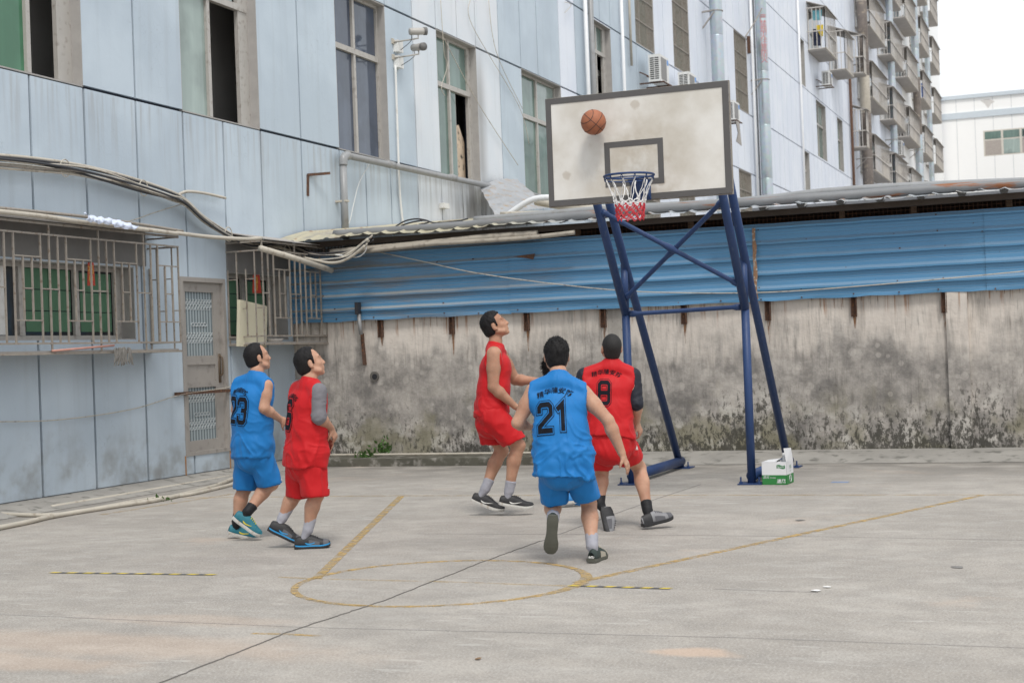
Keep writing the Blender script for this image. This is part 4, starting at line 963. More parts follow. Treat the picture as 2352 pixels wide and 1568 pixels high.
for i, (p, q) in enumerate(zip(tt, bb_)):
    for j in range(nv+1):
        t_ = j/nv; vs.append(p*(1-t_)+q*t_ + np.array((.05*math.sin(t_*3.14)+.012*math.sin(i*1.9), 0, .012*math.sin(i*1.3+t_*5)+.006*rng.randn())))
cl.add(vs, [(i*(nv+1)+j, (i+1)*(nv+1)+j, (i+1)*(nv+1)+j+1, i*(nv+1)+j+1) for i in range(len(tt)-1) for j in range(nv)])
tag(cl.build('cloth', simple('white_blue_cloth', (.62, .68, .82), .9, .12, 9), None, True), 'crumpled white and blue cloth lying on the pole above the left cage', 'cloth')
def cable(name, pts, r, mat, label, cat='cable', group=None): return tag(MB().tube(bez(pts, 7), r, 6).build(name, mat, None, True), label, cat, group)
base = [(-40,362),(60,370),(150,382),(230,398),(320,422),(390,445),(425,462),(470,503),(530,540),(580,560)]
end = [ony(u, v, 18.8) for u, v in ((640,572),(700,590),(760,592),(800,580),(838,552))]
grp = 'bundled cables along the facade'
cab = [(-8, .022, 'M_PVC', 'topmost pale plastic conduit of the cable bundle along the facade', 0), (-4, .014, 'M_BLACKCABLE', 'black cable arching just under the pale conduit at the upper left', 0), (8, .016, 'M_CABLEW', 'beige cable sagging in the middle of the bundle', 1), (13, .024, 'M_PVC', 'lowest thick pale conduit of the cable bundle, straight and sagging', 0), (17, .013, 'M_CABLEW', 'thin beige cable hanging lowest at the left end of the bundle', 1), (3, .014, 'M_BLACKCABLE', 'black cable that dips below the others in the middle of the bundle', 2), (10, .012, 'M_IRON', 'thin grey cable twisted around the bundle', 3), (-1, .012, 'M_CABLEW', 'thin beige cable near the top of the bundle', 3), (6, .014, 'M_BLACKCABLE', 'black cable crossing the bundle from top to bottom', 4)]
for i, (dv, r, mt, lb, mode) in enumerate(cab):
    P = []
    for j, (u, v) in enumerate(base):
        k = (1., 1., 1., 1., .9, .75, .5, .45, .45, .4)[j]
        w = (0, 5*math.sin(j*1.1+1), 16*math.exp(-((j-4)/1.6)**2), 6*math.sin(j*1.7), 14*(j/9.-.5))[mode]
        P.append(onx(u, v + (dv + w)*k, XF+.08+.018*i))
    P += [p + np.array((.01*i, .015*i, .028*(i-4)*.5 + .02*rng.randn())) for p in end]
    cable('cable', P, r, globals()[mt], lb, group=grp)
for (u, v) in ((150, 386), (330, 432), (525, 538), (660, 578)):
    c_ = onx(u, v, XF+.16) if u < 600 else ony(u, v, 18.7)
    tag(MB().tube([c_+np.array((.0,.09*math.cos(t),.10*math.sin(t))) for t in np.linspace(0, 6.28, 13)], .007, 5).build('cable_tie', M_CABLEW), {150:'wire tie round the cables at the far left',330:'wire tie round the sagging middle of the cables',525:'wire tie where the cables drop beside the door',660:'wire tie on the cables above the second cage'}[u], 'cable tie', 'wire ties on the cable bundle')
cable('cable', [onx(u,v,XF+.06) for u, v in ((420,468),(350,490),(300,507),(240,517))], .006, M_CABLEW, 'thin loose pale wire from the cable bundle down to the white cloth')
cable('cable', [onx(u,v,XF+.08) for u, v in ((408,448),(430,440),(470,444),(518,455))], .02, M_CABLEW, 'short beige cable branching right off the bundle over the door')
cable('cable', [onx(u,v,XF+.05) for u, v in ((-30,968),(130,964),(300,940),(420,905),(520,890),(590,868))], .006, M_CABLEW, 'thin washing line wire stretched low across the facade past the door')
cable('cable', [ony(u,v,19.15) for u, v in ((838,572),(960,598),(1100,628),(1300,655),(1480,670),(1740,672),(2000,655),(2360,622))], .007, M_CABLEW, 'thin wire sagging across the blue sheet fence')
cable('cable', [ony(u,v,18.85) for u, v in ((838,552),(840,575),(822,590),(795,588),(770,585)) ], .009, M_WHITE, 'white cable loop hanging at the left roof corner')
cable('cable', [onx(u,v,XF+.06) for u, v in ((848,378),(825,420),(812,470),(800,515),(770,540))], .006, M_WHITE, 'thin white wire dangling from the grey pipe to the roof')
cable('conduit', [onx(u,v,XF+.04) for u, v in ((908,150),(914,330),(918,440),(926,520))], .022, M_WHITE, 'white conduit running down from the two cameras to the roof', 'conduit')
for k, q in enumerate((((1012,0),(1020,120),(1028,150),(1014,200),(1022,220)), ((1080,0),(1085,60),(1190,240),(1215,330)), ((1122,0),(1140,120),(1200,250)), ((1020,90),(1100,240),(1190,380)), ((1297,5),(1312,12),(1297,30)))):
    cable('wire', [onx(u,v,XF+.05) for u, v in q], .007, M_CABLEW, ('thin wire hanging in front of the burnt window', 'thin wire slanting down the facade between the two green windows', 'thin wire crossing above the window beside the backboard', 'thin wire slanting over the stained pale panels', 'short curled wire on the facade at the top edge')[k], 'wire')
# pipes on the ground at the facade foot
def gp(pts, r, label, mat=M_PVC): return pipe('ground_pipe', [gnd(u, v) + np.array((0,0,r)) for u, v in pts], r, mat, label, group='plastic pipes on the ground along the facade')
gp([(119,1168),(250,1146),(400,1120),(537,1096)], .022, 'beige pipe nearest the facade base, ending beside a groove')
gp([(-40,1183),(120,1187),(220,1172),(330,1152),(440,1138),(545,1113)], .022, 'beige pipe snaking along the ground, middle of the three')
gp([(-40,1225),(60,1205),(125,1190),(260,1168),(360,1153),(440,1135),(500,1118),(545,1098)], .026, 'thicker beige pipe on the ground, nearest the court')
# ------------------------------------------------------------------ cameras on the facade
def cctv(u, v, name_label, tilt):
    b0 = onx(u, v, XF); t = thing('security_camera', name_label, 'security camera', tuple(b0), 'security cameras on the facade')
    MB().box(tuple(b0+(0,-.08,-.16)), tuple(b0+(.10,.12,.04))).build('junction_box', M_WHITE, t)
    MB().box(tuple(b0+(0,-.14,-.03)), tuple(b0+(.03,-.08,.06))).build('base', M_PVC, t)
    c = b0 + (.42,.06,.17)
    MB().tube([b0+(.02,-.1,-.0), b0+(.3,0,.03), b0+(.42,.06,.05), c-(0,0,.05)], .014, 8).build('arm', M_ALU, t, True)
    d = np.array(tilt, float); d /= np.linalg.norm(d)
    MB().tube([c-d*.16, c-d*.15, c+d*.12, c+d*.13], [.05,.062,.062,.058], 14).build('housing', M_ALU, t, True)
    MB().tube([c+d*.1, c+d*.155], .07, 14).build('hood', simple('camera_grey', (.14,.135,.13), .5), t, True)
    MB().tube(bez([c-d*.15, c-d*.13-(0,0,.15), b0+(.1,.02,-.12)]), .006, 5).build('lead', M_BLACKCABLE, t)
cctv(907, 100, 'upper grey security camera on its white box beside the dark blue window', (.55, .55, .06)); cctv(908, 136, 'lower grey security camera on its white box beside the dark blue window', (.9, -.45, -.1))
tag(MB().box(tuple(onx(1009,478,XF)), tuple(onx(1018,468,XF)+(.1,.06,0))).build('outlet_box', M_WHITE), 'small white outlet box low on the facade above the roof', 'outlet box')
# ------------------------------------------------------------------ air conditioners
def ac(y, z, label, W=.85, H=.62, D=.32, off=.28, bracket=True, group='air conditioner units on the facade'):
    t = thing('air_conditioner', label, 'air conditioner', (XF+off, y, z), group); x0, x1 = XF+off, XF+off+D
    MB().box((x0, y, z), (x1, y+W, z+H)).build('casing', M_WHITE, t)
    MB().box((x1, y+.08, z+.07), (x1+.008, y+W*.72, z+H-.07)).build('fan_grille', M_ACFIN, t)
    for c in range(2):
        for r in range(11):
            MB().box((x0+.04+c*.13, y-.004, z+.06+r*(H-.12)/11), (x0+.15+c*.13, y+.002, z+.06+(r+.55)*(H-.12)/11)).build('slot', M_ACDARK, t)
    MB().box((x1, y+W*.8, z+H-.2), (x1+.006, y+W-.04, z+H-.06)).build('badge', M_BLUETAG, t)
    if bracket:
        for yy in (y+.08, y+W-.1):
            MB().bar((XF, yy, z-.02), (x1+.08, yy, z-.02), .035).bar((XF, yy, z+.3), (x1, yy, z-.02), .03).build('bracket', M_RUST, t)
        MB().bar((x1+.06, y, z-.02), (x1+.06, y+W, z-.02), .03).build('bracket', M_RUST, t)
ac(38.2, 8.6, 'air conditioner on rusty brackets under the left grille window, above the board', H=.72)
ac(41.2, 8.72, 'air conditioner below the second grille window, half hidden by the board')
ac(46.8, 8.72, 'air conditioner showing just right of the backboard edge')
ac(45.6, 4.9, 'air conditioner seen below the backboard above the roof')
ac(65.9, 12.8, 'small air conditioner under the cage with drying clothes', group='air conditioner units on the facade')
ac(92.0, 12.6, 'air conditioner far along the dormitory under a cage', W=1.2, H=.9)
rg = MB(); P = [onx(u, v, -10.4) for u, v in ((1690,278),(1698,280),(1704,335),(1692,325),(1696,305))]; rg.add([*P, *[p+(-.02,0,0) for p in P]], [(0,1,2,3,4),(9,8,7,6,5),(0,5,6,1),(1,6,7,2),(2,7,8,3)])
tag(rg.build('torn_cloth', M_CAGEROOF), 'torn grey rag hanging under the air conditioner right of the board', 'rag')
# ------------------------------------------------------------------ ducts and rain pipes
def duct(y, r, label, mats, z1=28., off=.35, brk=(11.9,), x=None, z0=3.6, group='vertical ducts on the facade'):
    t = thing('duct', label, 'duct', (XF+off, y, z0), group); z = z0; k = 0
    while z < z1:
        L = 1.9; MB().tube([(XF+off, y, z), (XF+off, y, z+.01), (XF+off, y, z+L-.02), (XF+off, y, z+L)], [r*.985, r, r, r*.985], 20).build('section', mats[k % len(mats)], t, True); z += L; k += 1
    for zb in brk: MB().tube([(XF+off + (r+.012)*math.cos(a), y + (r+.012)*math.sin(a), zb) for a in np.linspace(0, 6.28, 21)], .02, 5).bar((XF, y-.1, zb), (XF+off, y-r, zb), .05).bar((XF, y-.1, zb-.5), (XF+off, y-r, zb-.05), .04).build('bracket', M_CAGEROOF, t)
    return t
d1 = duct(45.6, .2, 'wide galvanised duct on the facade just above the backboard corner', [M_GALV], 22, .42, (11.95,))
d2 = duct(52.5, .2, 'wide galvanised duct with red writing right of the backboard', [M_GALV], 22, .42, (10.9,))
M_REDP = simple('faded_red_paint', (.55, .22, .22), .7)
for i, ch in enumerate('严禁烟火注意防火'):
    text_mesh(ch, .27, M_REDP, 'red_character', d2, (XF+.42+.2*math.sin(.55)+.003, 52.5-.2*math.cos(.55)-.003, 13.05-i*.21), (math.cos(.55), math.sin(.55), 0), (0,0,1.), N=(math.sin(.55), -math.cos(.55), 0))
duct(77.3, .27, 'sooty brown duct between the blue building and the caged balconies', [M_GALVD, M_GALVD, M_PVC], 28, .55, (10.8, 15.6))
duct(89.2, .2, 'slim galvanised duct between the first caged balcony columns', [M_GALV], 29, .5, (13.2,19.5))
duct(101.6, .25, 'dark and grey duct between the farther caged balcony columns', [M_GALVD, M_GALVD, M_GALV, M_GALV, M_GALV, M_GALV], 29, .6, (14,))
duct(110.5, .18, 'thin grey duct near the end of the dormitory', [M_GALV], 29, .5, ())
for (y, r, mt, lb, z1, off) in ((33.55,.05,M_PIPEW,'white rain pipe left of the tall stair window',12,.1),(33.9,.07,M_PIPE,'grey wrapped pipe beside the stair window',12,.12),(36.55,.045,M_PIPEW,'white rain pipe right of the stair window',12,.09),(37.3,.035,M_PVC,'short beige pipe above the first grille window',12,.08),(50.0+2.35,.05,M_PIPEW,'thin white pipe left of the duct with red writing',16,.1),(52.9,.035,M_PIPE,'thin grey pipe beside the duct with red writing',16,.08),(61.75,.045,M_PIPEW,'thin white rain pipe left of the far windows',18,.09),(75.3,.07,M_RUST,'dark rain pipe at the end of the blue building',16,.12)):
    z0 = 8.9 if 'short beige' in lb else 3.6
    tag(MB().tube([(XF+off, y, z0), (XF+off, y, z1)], r, 10).build('rain_pipe', mt, None, True), lb, 'pipe', 'rain pipes on the facade')
cable('wire', [onx(u,v,-10.6) for u, v in ((1712,85),(1740,40),(1758,0))], .02, M_IRON, 'stay wire running up from a hook beside the lettered duct', 'wire')
tag(MB().box((XF+.01, 51.95, 11.8), (XF+.1, 52.1, 12.4)).build('wall_hook', M_RUST), 'rusty iron plate holding the stay wire near the lettered duct', 'bracket')
# ------------------------------------------------------------------ caged balconies
MC = [simple('hung_cloth_a', (.18,.45,.52), .9), simple('hung_cloth_b', (.70,.52,.04), .9), simple('hung_cloth_c', (.03,.035,.07), .9), simple('hung_cloth_d', (.55,.53,.52), .9), simple('hung_cloth_e', (.08,.15,.45), .9), simple('hung_cloth_f', (.5,.1,.1), .9)]
M_BALW = glass('balcony_window', (.12, .13, .135))  # glass colour lifted for the same painted haze
def balcony(y0, y1, z0, z1, label, clothes=(), d=.75, panelled=True, group='caged balconies on the far buildings'):
    t = thing('balcony_cage', label, 'balcony cage', (XF+d, y0, z0), group); x = XF+d
    MB().box((XF, y0, z0-.06), (x, y1, z0)).build('floor', M_CAGEROOF, t)
    MB().add([(XF,y0-.05,z1+.3),(x+.12,y0-.05,z1-.02),(x+.12,y1+.1,z1-.02),(XF,y1+.1,z1+.3),(XF,y0-.05,z1+.27),(x+.12,y0-.05,z1-.05),(x+.12,y1+.1,z1-.05),(XF,y1+.1,z1+.27)], [(0,1,2,3),(7,6,5,4),(0,4,5,1),(1,5,6,2),(2,6,7,3)]).build('awning', M_CAGEROOF, t)
    b = MB()
    for q in np.linspace(y0, y1, max(6, int((y1-y0)/.32))): b.bar((x, q, z0), (x, q, z1), .03)
    for q in np.linspace(XF+.05, x, 5): b.bar((q, y0, z0), (q, y0, z1), .03)
    b.build('bars', M_CAGE, t)['kind'] = 'stuff'
    for f in (0, .42, .98):
        MB().bar((x+.01, y0, z0+(z1-z0)*f+.02), (x+.01, y1, z0+(z1-z0)*f+.02), .05).build('rail', M_CAGE if f else M_PVC, t); MB().bar((XF, y0-.01, z0+(z1-z0)*f+.02), (x, y0-.01, z0+(z1-z0)*f+.02), .045).build('rail', M_CAGE, t)
    MB().box((XF+.005, y0+.1, z0), (XF+.02, y1-.1, z1)).build('window', M_BALW, t)
    if panelled and rng.rand() < .6: pa = .25+.4*rng.rand(); MB().box((x-.03, y0+(y1-y0)*pa, z0+.02), (x-.015, y0+(y1-y0)*(pa+.3), z0+(z1-z0)*(.45+.3*rng.rand()))).build('panel', M_CAGEMESH, t)
    for i, (mi, fr_, zz, w, h_, side) in enumerate(clothes):
        if side: P = [(XF+.12+fr_*d, y0+.12, z0+zz+h_), (XF+.12+fr_*d+w, y0+.14, z0+zz+h_), (XF+.12+fr_*d+w*.9, y0+.1, z0+zz), (XF+.14+fr_*d, y0+.16, z0+zz+.05)]
        else: P = [(x-.1, y0+fr_*(y1-y0), z0+zz+h_), (x-.08, y0+fr_*(y1-y0)+w, z0+zz+h_), (x-.12, y0+fr_*(y1-y0)+w, z0+zz), (x-.09, y0+fr_*(y1-y0)+.1, z0+zz)]
        e = np.array((0, .05, 0)) if side else np.array((-.05, 0, 0))
        o_ = MB().add([*P, *[np.array(p)+e for p in P]], [(0,1,2,3),(7,6,5,4),(0,4,5,1),(1,5,6,2),(2,6,7,3),(3,7,4,0)]).build('hanging_garment', MC[mi])
        tag(o_, 'dark garment hanging in a cage of the first dormitory column' if y0 == 78.5 else ('pale teal garment drying high in the cage on the blue building', 'yellow garment drying in the cage on the blue building', 'dark garment drying in the cage on the blue building', 'pale garment drying in a far balcony cage', 'blue garment drying in a far balcony cage', 'red garment drying in a far balcony cage')[mi], 'garment', 'clothes drying in the balcony cages')
balcony(64.3, 67.1, 14.09, 15.9, 'balcony cage with teal and yellow laundry on the blue building', [(0, .12, 1.25, .42, .45, True), (1, .3, .55, .32, .5, True), (2, .1, .15, .4, .75, True)], panelled=False)
balcony(69.7, 72.1, 14.09, 15.9, 'small balcony cage just left of the sooty duct')
names = {78.5:'first', 87.0:'second', 95.0:'third', 104.0:'fourth', 111.5:'fifth'}
ends = {78.5:84.6, 87.0:92.8, 95.0:101., 104.:109.3, 111.5:117.}
fl = {10.3:'just above the shed roof', 14.09:'on the second visible level', 17.8:'on the third visible level', 21.5:'on the fourth visible level', 25.2:'on the topmost visible level'}
for y0 in names:
    for z0 in fl:
        if proj((XF+.7, y0, z0))[1] < -30 or proj((XF+.7, ends[y0], z0+1.9))[1] > 470: continue
        cl_ = []
        if (y0, z0) == (78.5, 17.8): cl_ = [(2, .3, .5, .2, .8, True)]
        if (y0, z0) == (104., 17.8): cl_ = [(4, .1, .1, 1.2, 1.0, False)]
        if (y0, z0) == (95., 17.8): cl_ = []
        balcony(y0, ends[y0], z0, z0+1.87, 'balcony cage in the %s column of the dormitory, %s' % (names[y0], fl[z0]), cl_, group='caged balconies on the far buildings')
balcony(75.7, 76.6, 14.9, 16.8, 'narrow balcony cage squeezed behind the sooty duct, upper one'); balcony(75.7, 76.6, 11.2, 13.1, 'narrow balcony cage squeezed behind the sooty duct, lower one')
# ------------------------------------------------------------------ people: smooth-blended bodies
class SDF:
    def __init__(s, lo, hi, h):
        s.lo = np.array(lo, float); s.h = h; s.n = np.ceil((np.array(hi)-s.lo)/h).astype(int)+1
        s.f = np.full(s.n, 1., np.float32)
    def sub(s, pts, pad):
        P = np.array(pts); a = np.floor((P.min(0)-pad-s.lo)/s.h).astype(int); b = np.ceil((P.max(0)+pad-s.lo)/s.h).astype(int)+1
        a = np.clip(a, 0, s.n); b = np.clip(b, 0, s.n)
        sl = tuple(slice(i, j) for i, j in zip(a, b))
        G = np.meshgrid(*[s.lo[k] + s.h*np.arange(a[k], b[k]) for k in range(3)], indexing='ij')
        return sl, np.stack(G, -1)
    def comb(s, sl, d, k, mode='add'):
        c = s.f[sl]; d = d.astype(np.float32)
        if d.size == 0: return
        if mode == 'add':
            if k <= 0: s.f[sl] = np.minimum(c, d)
            else: t = np.clip(.5+.5*(c-d)/k, 0, 1); s.f[sl] = c*(1-t)+d*t - k*t*(1-t)
        else:
            d = -d
            if k <= 0: s.f[sl] = np.maximum(c, d)
            else: t = np.clip(.5-.5*(c-d)/k, 0, 1); s.f[sl] = c*(1-t)+d*t + k*t*(1-t)
    def seg(s, a, b, w0, w1, d0=None, d1=None, right=None, k=.02, mode='add', cut=None, p=2., front=None):
        """tapered limb from a to b; w along right axis, d along the other; cut=[(point, normal)] removes the normal side"""
        a, b = np.array(a, float), np.array(b, float); d0 = w0 if d0 is None else d0; d1 = w1 if d1 is None else d1
        ax = b-a; L = np.linalg.norm(ax); t = ax/(L+1e-9)
        if right is None: right = np.cross(t, (0,0,1.)) if abs(t[2]) < .9 else np.array((1.,0,0))
        r = np.array(right, float); r = r - t*(r@t); r /= np.linalg.norm(r)+1e-9; f = np.cross(t, r)
        R = max(w0,w1,d0,d1); sl, G = s.sub([a, b], R + k + .03); Q = G-a
        z = Q@t; hh = np.clip(z/(L+1e-9), 0, 1); zz = z - hh*L; W = w0+(w1-w0)*hh; D = d0+(d1-d0)*hh; mn = np.minimum(W, D)
        if p == 2.: q = np.sqrt(((Q@r)/W)**2 + ((Q@f)/D)**2 + (zz/mn)**2)
        else: q = (np.abs((Q@r)/W)**p + np.abs((Q@f)/D)**p + np.abs(zz/mn)**p)**(1/p)
        d = (q-1)*mn
        for (cp_, cn) in (cut or []): d = np.maximum(d, (G-np.array(cp_))@np.array(cn))
        s.comb(sl, d, k, mode)
    def ell(s, c, A, r, k=.015, mode='add', cut=None):
        """ellipsoid with axes A (rows) and radii r"""
        c = np.array(c, float); R = max(r); sl, G = s.sub([c], R+k+.03); Q = G-c
        q = np.sqrt(sum(((Q@np.array(A[i]))/r[i])**2 for i in range(3))); d = (q-1)*min(r)
        for (cp_, cn) in (cut or []): d = np.maximum(d, (G-np.array(cp_))@np.array(cn))
        s.comb(sl, d, k, mode)
    def plane(s, p, n):
        G = np.meshgrid(*[s.lo[k] + s.h*np.arange(s.n[k]) for k in range(3)], indexing='ij'); s.f = np.maximum(s.f, (np.stack(G, -1)-np.array(p))@np.array(n)).astype(np.float32)
    def mesh(s, smooth=1):
        f = s.f; ins = f < 0; n = s.n
        C = [(i,j,k) for i in (0,1) for j in (0,1) for k in (0,1)]
        sh = lambda a, o: a[o[0]:n[0]-1+o[0], o[1]:n[1]-1+o[1], o[2]:n[2]-1+o[2]]
        cnt = sum(sh(ins, o).astype(np.int8) for o in C); act = (cnt > 0) & (cnt < 8)
        idx = np.full(act.shape, -1, np.int64); I = np.argwhere(act); idx[act] = np.arange(len(I))
        vals = {o: f[I[:,0]+o[0], I[:,1]+o[1], I[:,2]+o[2]] for o in C}
        acc = np.zeros((len(I), 3)); w = np.zeros(len(I))
        for o in C:
            for ax in range(3):
                if o[ax] == 0:
                    q = list(o); q[ax] = 1; q = tuple(q); fa, fb = vals[o], vals[q]; m = (fa < 0) != (fb < 0)
                    t = np.where(m, fa/(fa-fb+1e-12), 0); pt = np.tile(np.array(o, float), (len(I), 1)); pt[:, ax] += t
                    acc[m] += pt[m]; w += m
        V = s.lo + s.h*(I + acc/w[:,None])
        F = []
        for ax in range(3):
            a1, a2 = (ax+1) % 3, (ax+2) % 3
            A = [slice(None)]*3; B = [slice(None)]*3; A[ax] = slice(0, n[ax]-1); B[ax] = slice(1, n[ax])
            ia, ib = ins[tuple(A)], ins[tuple(B)]; E = np.argwhere(ia != ib)
            E = E[(E[:,a1] > 0) & (E[:,a2] > 0) & (E[:,a1] < n[a1]-1) & (E[:,a2] < n[a2]-1)]
            if not len(E): continue
            def cell(d1, d2): q = E.copy(); q[:,a1] -= d1; q[:,a2] -= d2; return idx[q[:,0], q[:,1], q[:,2]]
            Q = np.stack([cell(1,1), cell(0,1), cell(0,0), cell(1,0)], 1); flip = ~ia[E[:,0], E[:,1], E[:,2]]
            Q[flip] = Q[flip][:, ::-1]; F.append(Q)
        F = np.concatenate(F)
        for _ in range(smooth): V = lap(V, F)
        return V, F
def lap(V, F, lam=.5):
    e = np.concatenate([F[:,[0,1]], F[:,[1,2]], F[:,[2,3]], F[:,[3,0]]]); S_ = np.zeros_like(V); c = np.zeros(len(V))
    for i in range(3): S_[:,i] = np.bincount(e[:,0], V[e[:,1],i], len(V)) + np.bincount(e[:,1], V[e[:,0],i], len(V))
    c = np.bincount(e[:,0], minlength=len(V)) + np.bincount(e[:,1], minlength=len(V))
    return V*(1-lam) + lam*S_/np.maximum(c, 1)[:,None]
def vnormals(V, F):
    n = np.cross(V[F[:,2]]-V[F[:,0]], V[F[:,3]]-V[F[:,1]]); N = np.zeros_like(V)
    for k in range(4):
        for i in range(3): N[:,i] += np.bincount(F[:,k], n[:,i], len(V))
    return N/(np.linalg.norm(N, axis=1, keepdims=True)+1e-12)
_lat = rng.rand(64, 64, 64).astype(np.float32)
def vnoise(P):
    i = np.floor(P).astype(int); f = P-i; f = f*f*(3-2*f); r = 0
    for o in [(a,b,c) for a in (0,1) for b in (0,1) for c in (0,1)]:
        w = np.prod([f[:,k] if o[k] else 1-f[:,k] for k in range(3)], axis=0)
        r = r + w*_lat[(i[:,0]+o[0]) % 64, (i[:,1]+o[1]) % 64, (i[:,2]+o[2]) % 64]
    return r*2-1
def objmesh(name, V, F, mat, parent, smooth=True):
    me = bpy.data.meshes.new(name); F = np.asarray(F)
    me.vertices.add(len(V)); me.vertices.foreach_set('co', np.asarray(V, np.float32).ravel())
    nf, k = F.shape; me.loops.add(nf*k); me.loops.foreach_set('vertex_index', F.astype(np.int32).ravel())
    me.polygons.add(nf); me.polygons.foreach_set('loop_start', np.arange(0, nf*k, k, dtype=np.int32)); me.polygons.foreach_set('loop_total', np.full(nf, k, np.int32))
    me.polygons.foreach_set('use_smooth', np.full(nf, smooth)); me.update(calc_edges=True); me.validate()
    me.materials.append(mat)
    return link(name, me, parent)
def nrm(v): v = np.array(v, float); return v/(np.linalg.norm(v)+1e-12)
CR, CU, CA = RW[:,0], -RW[:,1], RW[:,2]      # camera right / up / away as world directions, used to read poses off the photo
def skinmat(name, col):
    h = NB(name); c = h.mix(h.sstep(h.noise(6., detail=6, rough=.6), .3, .7), (col[0]*.84, col[1]*.78, col[2]*.76), tuple(min(1, x*1.14) for x in col))
    c = h.mix(h.math('MULTIPLY', h.sstep(h.noise(17., detail=4), .5, .7), .3), c, (col[0]*.95, col[1]*.72, col[2]*.66))
    h.b.inputs['Subsurface Weight'].default_value = .12; h.b.inputs['Subsurface Radius'].default_value = (.012,.005,.003); h.b.inputs['Subsurface Scale'].default_value = .6
    h.bump(h.noise(90.), .08, .004); return h.out(c, .55, spec=.35)
SK1 = skinmat('skin_warm', (.46, .27, .185)); SK2 = skinmat('skin_tan', (.42, .238, .158))
def hairmat():
    h = NB('black_hair'); n = h.noise(1., h.sc(h.pos(), (160, 160, 45)), detail=3)
    c = h.mix(n, (.006, .006, .007), (.020, .018, .018)); h.bump(n, .35, .003); return h.out(c, .62, spec=.2)
M_HAIR = hairmat(); M_HAIRG = simple('greying_hair', (.045, .044, .045), .5, .6, 60)
M_BUZZ = simple('cropped_hair', (.014, .0125, .012), .75, .5, 70)
def clothmat(name, col):
    h = NB(name); n = h.noise(2.2, detail=3); wv = h.noise(420., detail=1)
    c = h.mix(n, tuple(x*.88 for x in col), tuple(min(1, x*1.1) for x in col))
    h.bump(h.math('ADD', wv, h.math('MULTIPLY', h.noise(30., detail=3), .8)), .12, .003)
    h.b.inputs['Sheen Weight'].default_value = .04; h.b.inputs['Sheen Roughness'].default_value = .5
    return h.out(c, .62, spec=.3)
M_RJ = clothmat('red_jersey_cloth', (.50, .007, .011)); M_BJ = clothmat('blue_jersey_cloth', (.009, .165, .46))
M_PRINT = simple('black_print', (.010, .011, .016), .8, .1, spec=.15); M_LOGO = simple('white_print', (.72, .71, .68), .6, .05)
M_GREYSL = clothmat('grey_knit_sleeve', (.17, .165, .18)); M_BLACKSL = clothmat('black_knit_sleeve', (.014, .016, .026))
M_SOCKG = clothmat('grey_sock', (.33, .33, .37)); M_SOCKB = clothmat('black_sock', (.012, .012, .014))
M_EYEW = simple('eye_white', (.6, .58, .55), .3, .03); M_EYED = simple('eye_dark', (.012, .009, .008), .2); M_LIP = simple('lip', (.36, .15, .12), .5, .1)

DIG = {'2': [([(0,.74),(0,.9),(.1,1),(.5,1),(.6,.9),(.6,.62),(0,.16),(0,0),(.62,0)], 0)],
       '1': [([(.06,.80),(.30,.98),(.30,0)], 0)],
       '8': [([(.1,0),(.5,0),(.6,.1),(.6,.42),(.53,.5),(.6,.58),(.6,.9),(.5,1),(.1,1),(0,.9),(0,.58),(.07,.5),(0,.42),(0,.1)], 1), ([(.12,.5),(.48,.5)], 0)],
       '3': [([(0,.78),(0,.9),(.1,1),(.5,1),(.6,.9),(.6,.6),(.52,.52),(.6,.42),(.6,.1),(.5,0),(.1,0),(0,.1),(0,.24)], 0), ([(.24,.52),(.48,.52)], 0)],
       '6': [([(.62,.86),(.56,.94),(.5,1),(.1,1),(0,.9),(0,.1),(.1,0),(.5,0),(.6,.1),(.6,.38),(.5,.48),(.06,.48)], 0)]}
def stroke(P, closed, w, ext=0., step=.06):
    P = [np.array(p, float) for p in P]
    if ext and not closed:
        P[0] = P[0] - nrm(P[1]-P[0])*ext; P[-1] = P[-1] + nrm(P[-1]-P[-2])*ext
    n = len(P); L, R = [], []
    for i in range(n):
        if closed: d0, d1 = nrm(P[i]-P[i-1]), nrm(P[(i+1) % n]-P[i])
        else: d0 = nrm(P[i]-P[i-1]) if i else nrm(P[1]-P[0]); d1 = nrm(P[i+1]-P[i]) if i < n-1 else d0
        n0, n1 = np.array((-d0[1], d0[0])), np.array((-d1[1], d1[0])); mt = nrm(n0+n1); k = min(1/max(mt@n0, .35), 2.2)
        L.append(P[i]+mt*w/2*k); R.append(P[i]-mt*w/2*k)
    vs, fs = [], []
    for i in range(n if closed else n-1):
        j = (i+1) % n; m = max(1, int(np.linalg.norm(P[j]-P[i])/step)); nx = 4
        o = len(vs)
        for a in range(m+1):
            t = a/m; l, r = L[i]*(1-t)+L[j]*t, R[i]*(1-t)+R[j]*t
            for b in range(nx+1): vs.append(l*(1-b/nx)+r*b/nx)
        fs += [(o+a*(nx+1)+b, o+a*(nx+1)+b+1, o+(a+1)*(nx+1)+b+1, o+(a+1)*(nx+1)+b) for a in range(m) for b in range(nx)]
    return vs, fs
def onto(bvh, pts2, O, A, B, N, eps):
    out = []
    for q in pts2:
        p = O + A*q[0] + B*q[1]; h_ = bvh.ray_cast(Vector(p + N*.5), Vector(-N), 1.2)
        out.append(np.array(h_[0]) + N*eps if h_[0] is not None else None)
    return out
def decal(name, mat, parent, bvh, vs, fs, O, A, B, N, eps):
    P = onto(bvh, vs, O, A, B, N, eps); b = MB(); ok = [p is not None for p in P]
    P = [p if p is not None else np.zeros(3) for p in P]
    # drop faces that fell over the silhouette of the garment
    keep = [f for f in fs if all(ok[i] for i in f) and max(np.linalg.norm(P[f[i]]-P[f[(i+1) % len(f)]]) for i in range(len(f))) < .05]
    b.add(P, keep); return b.build(name, mat, parent) if keep else None
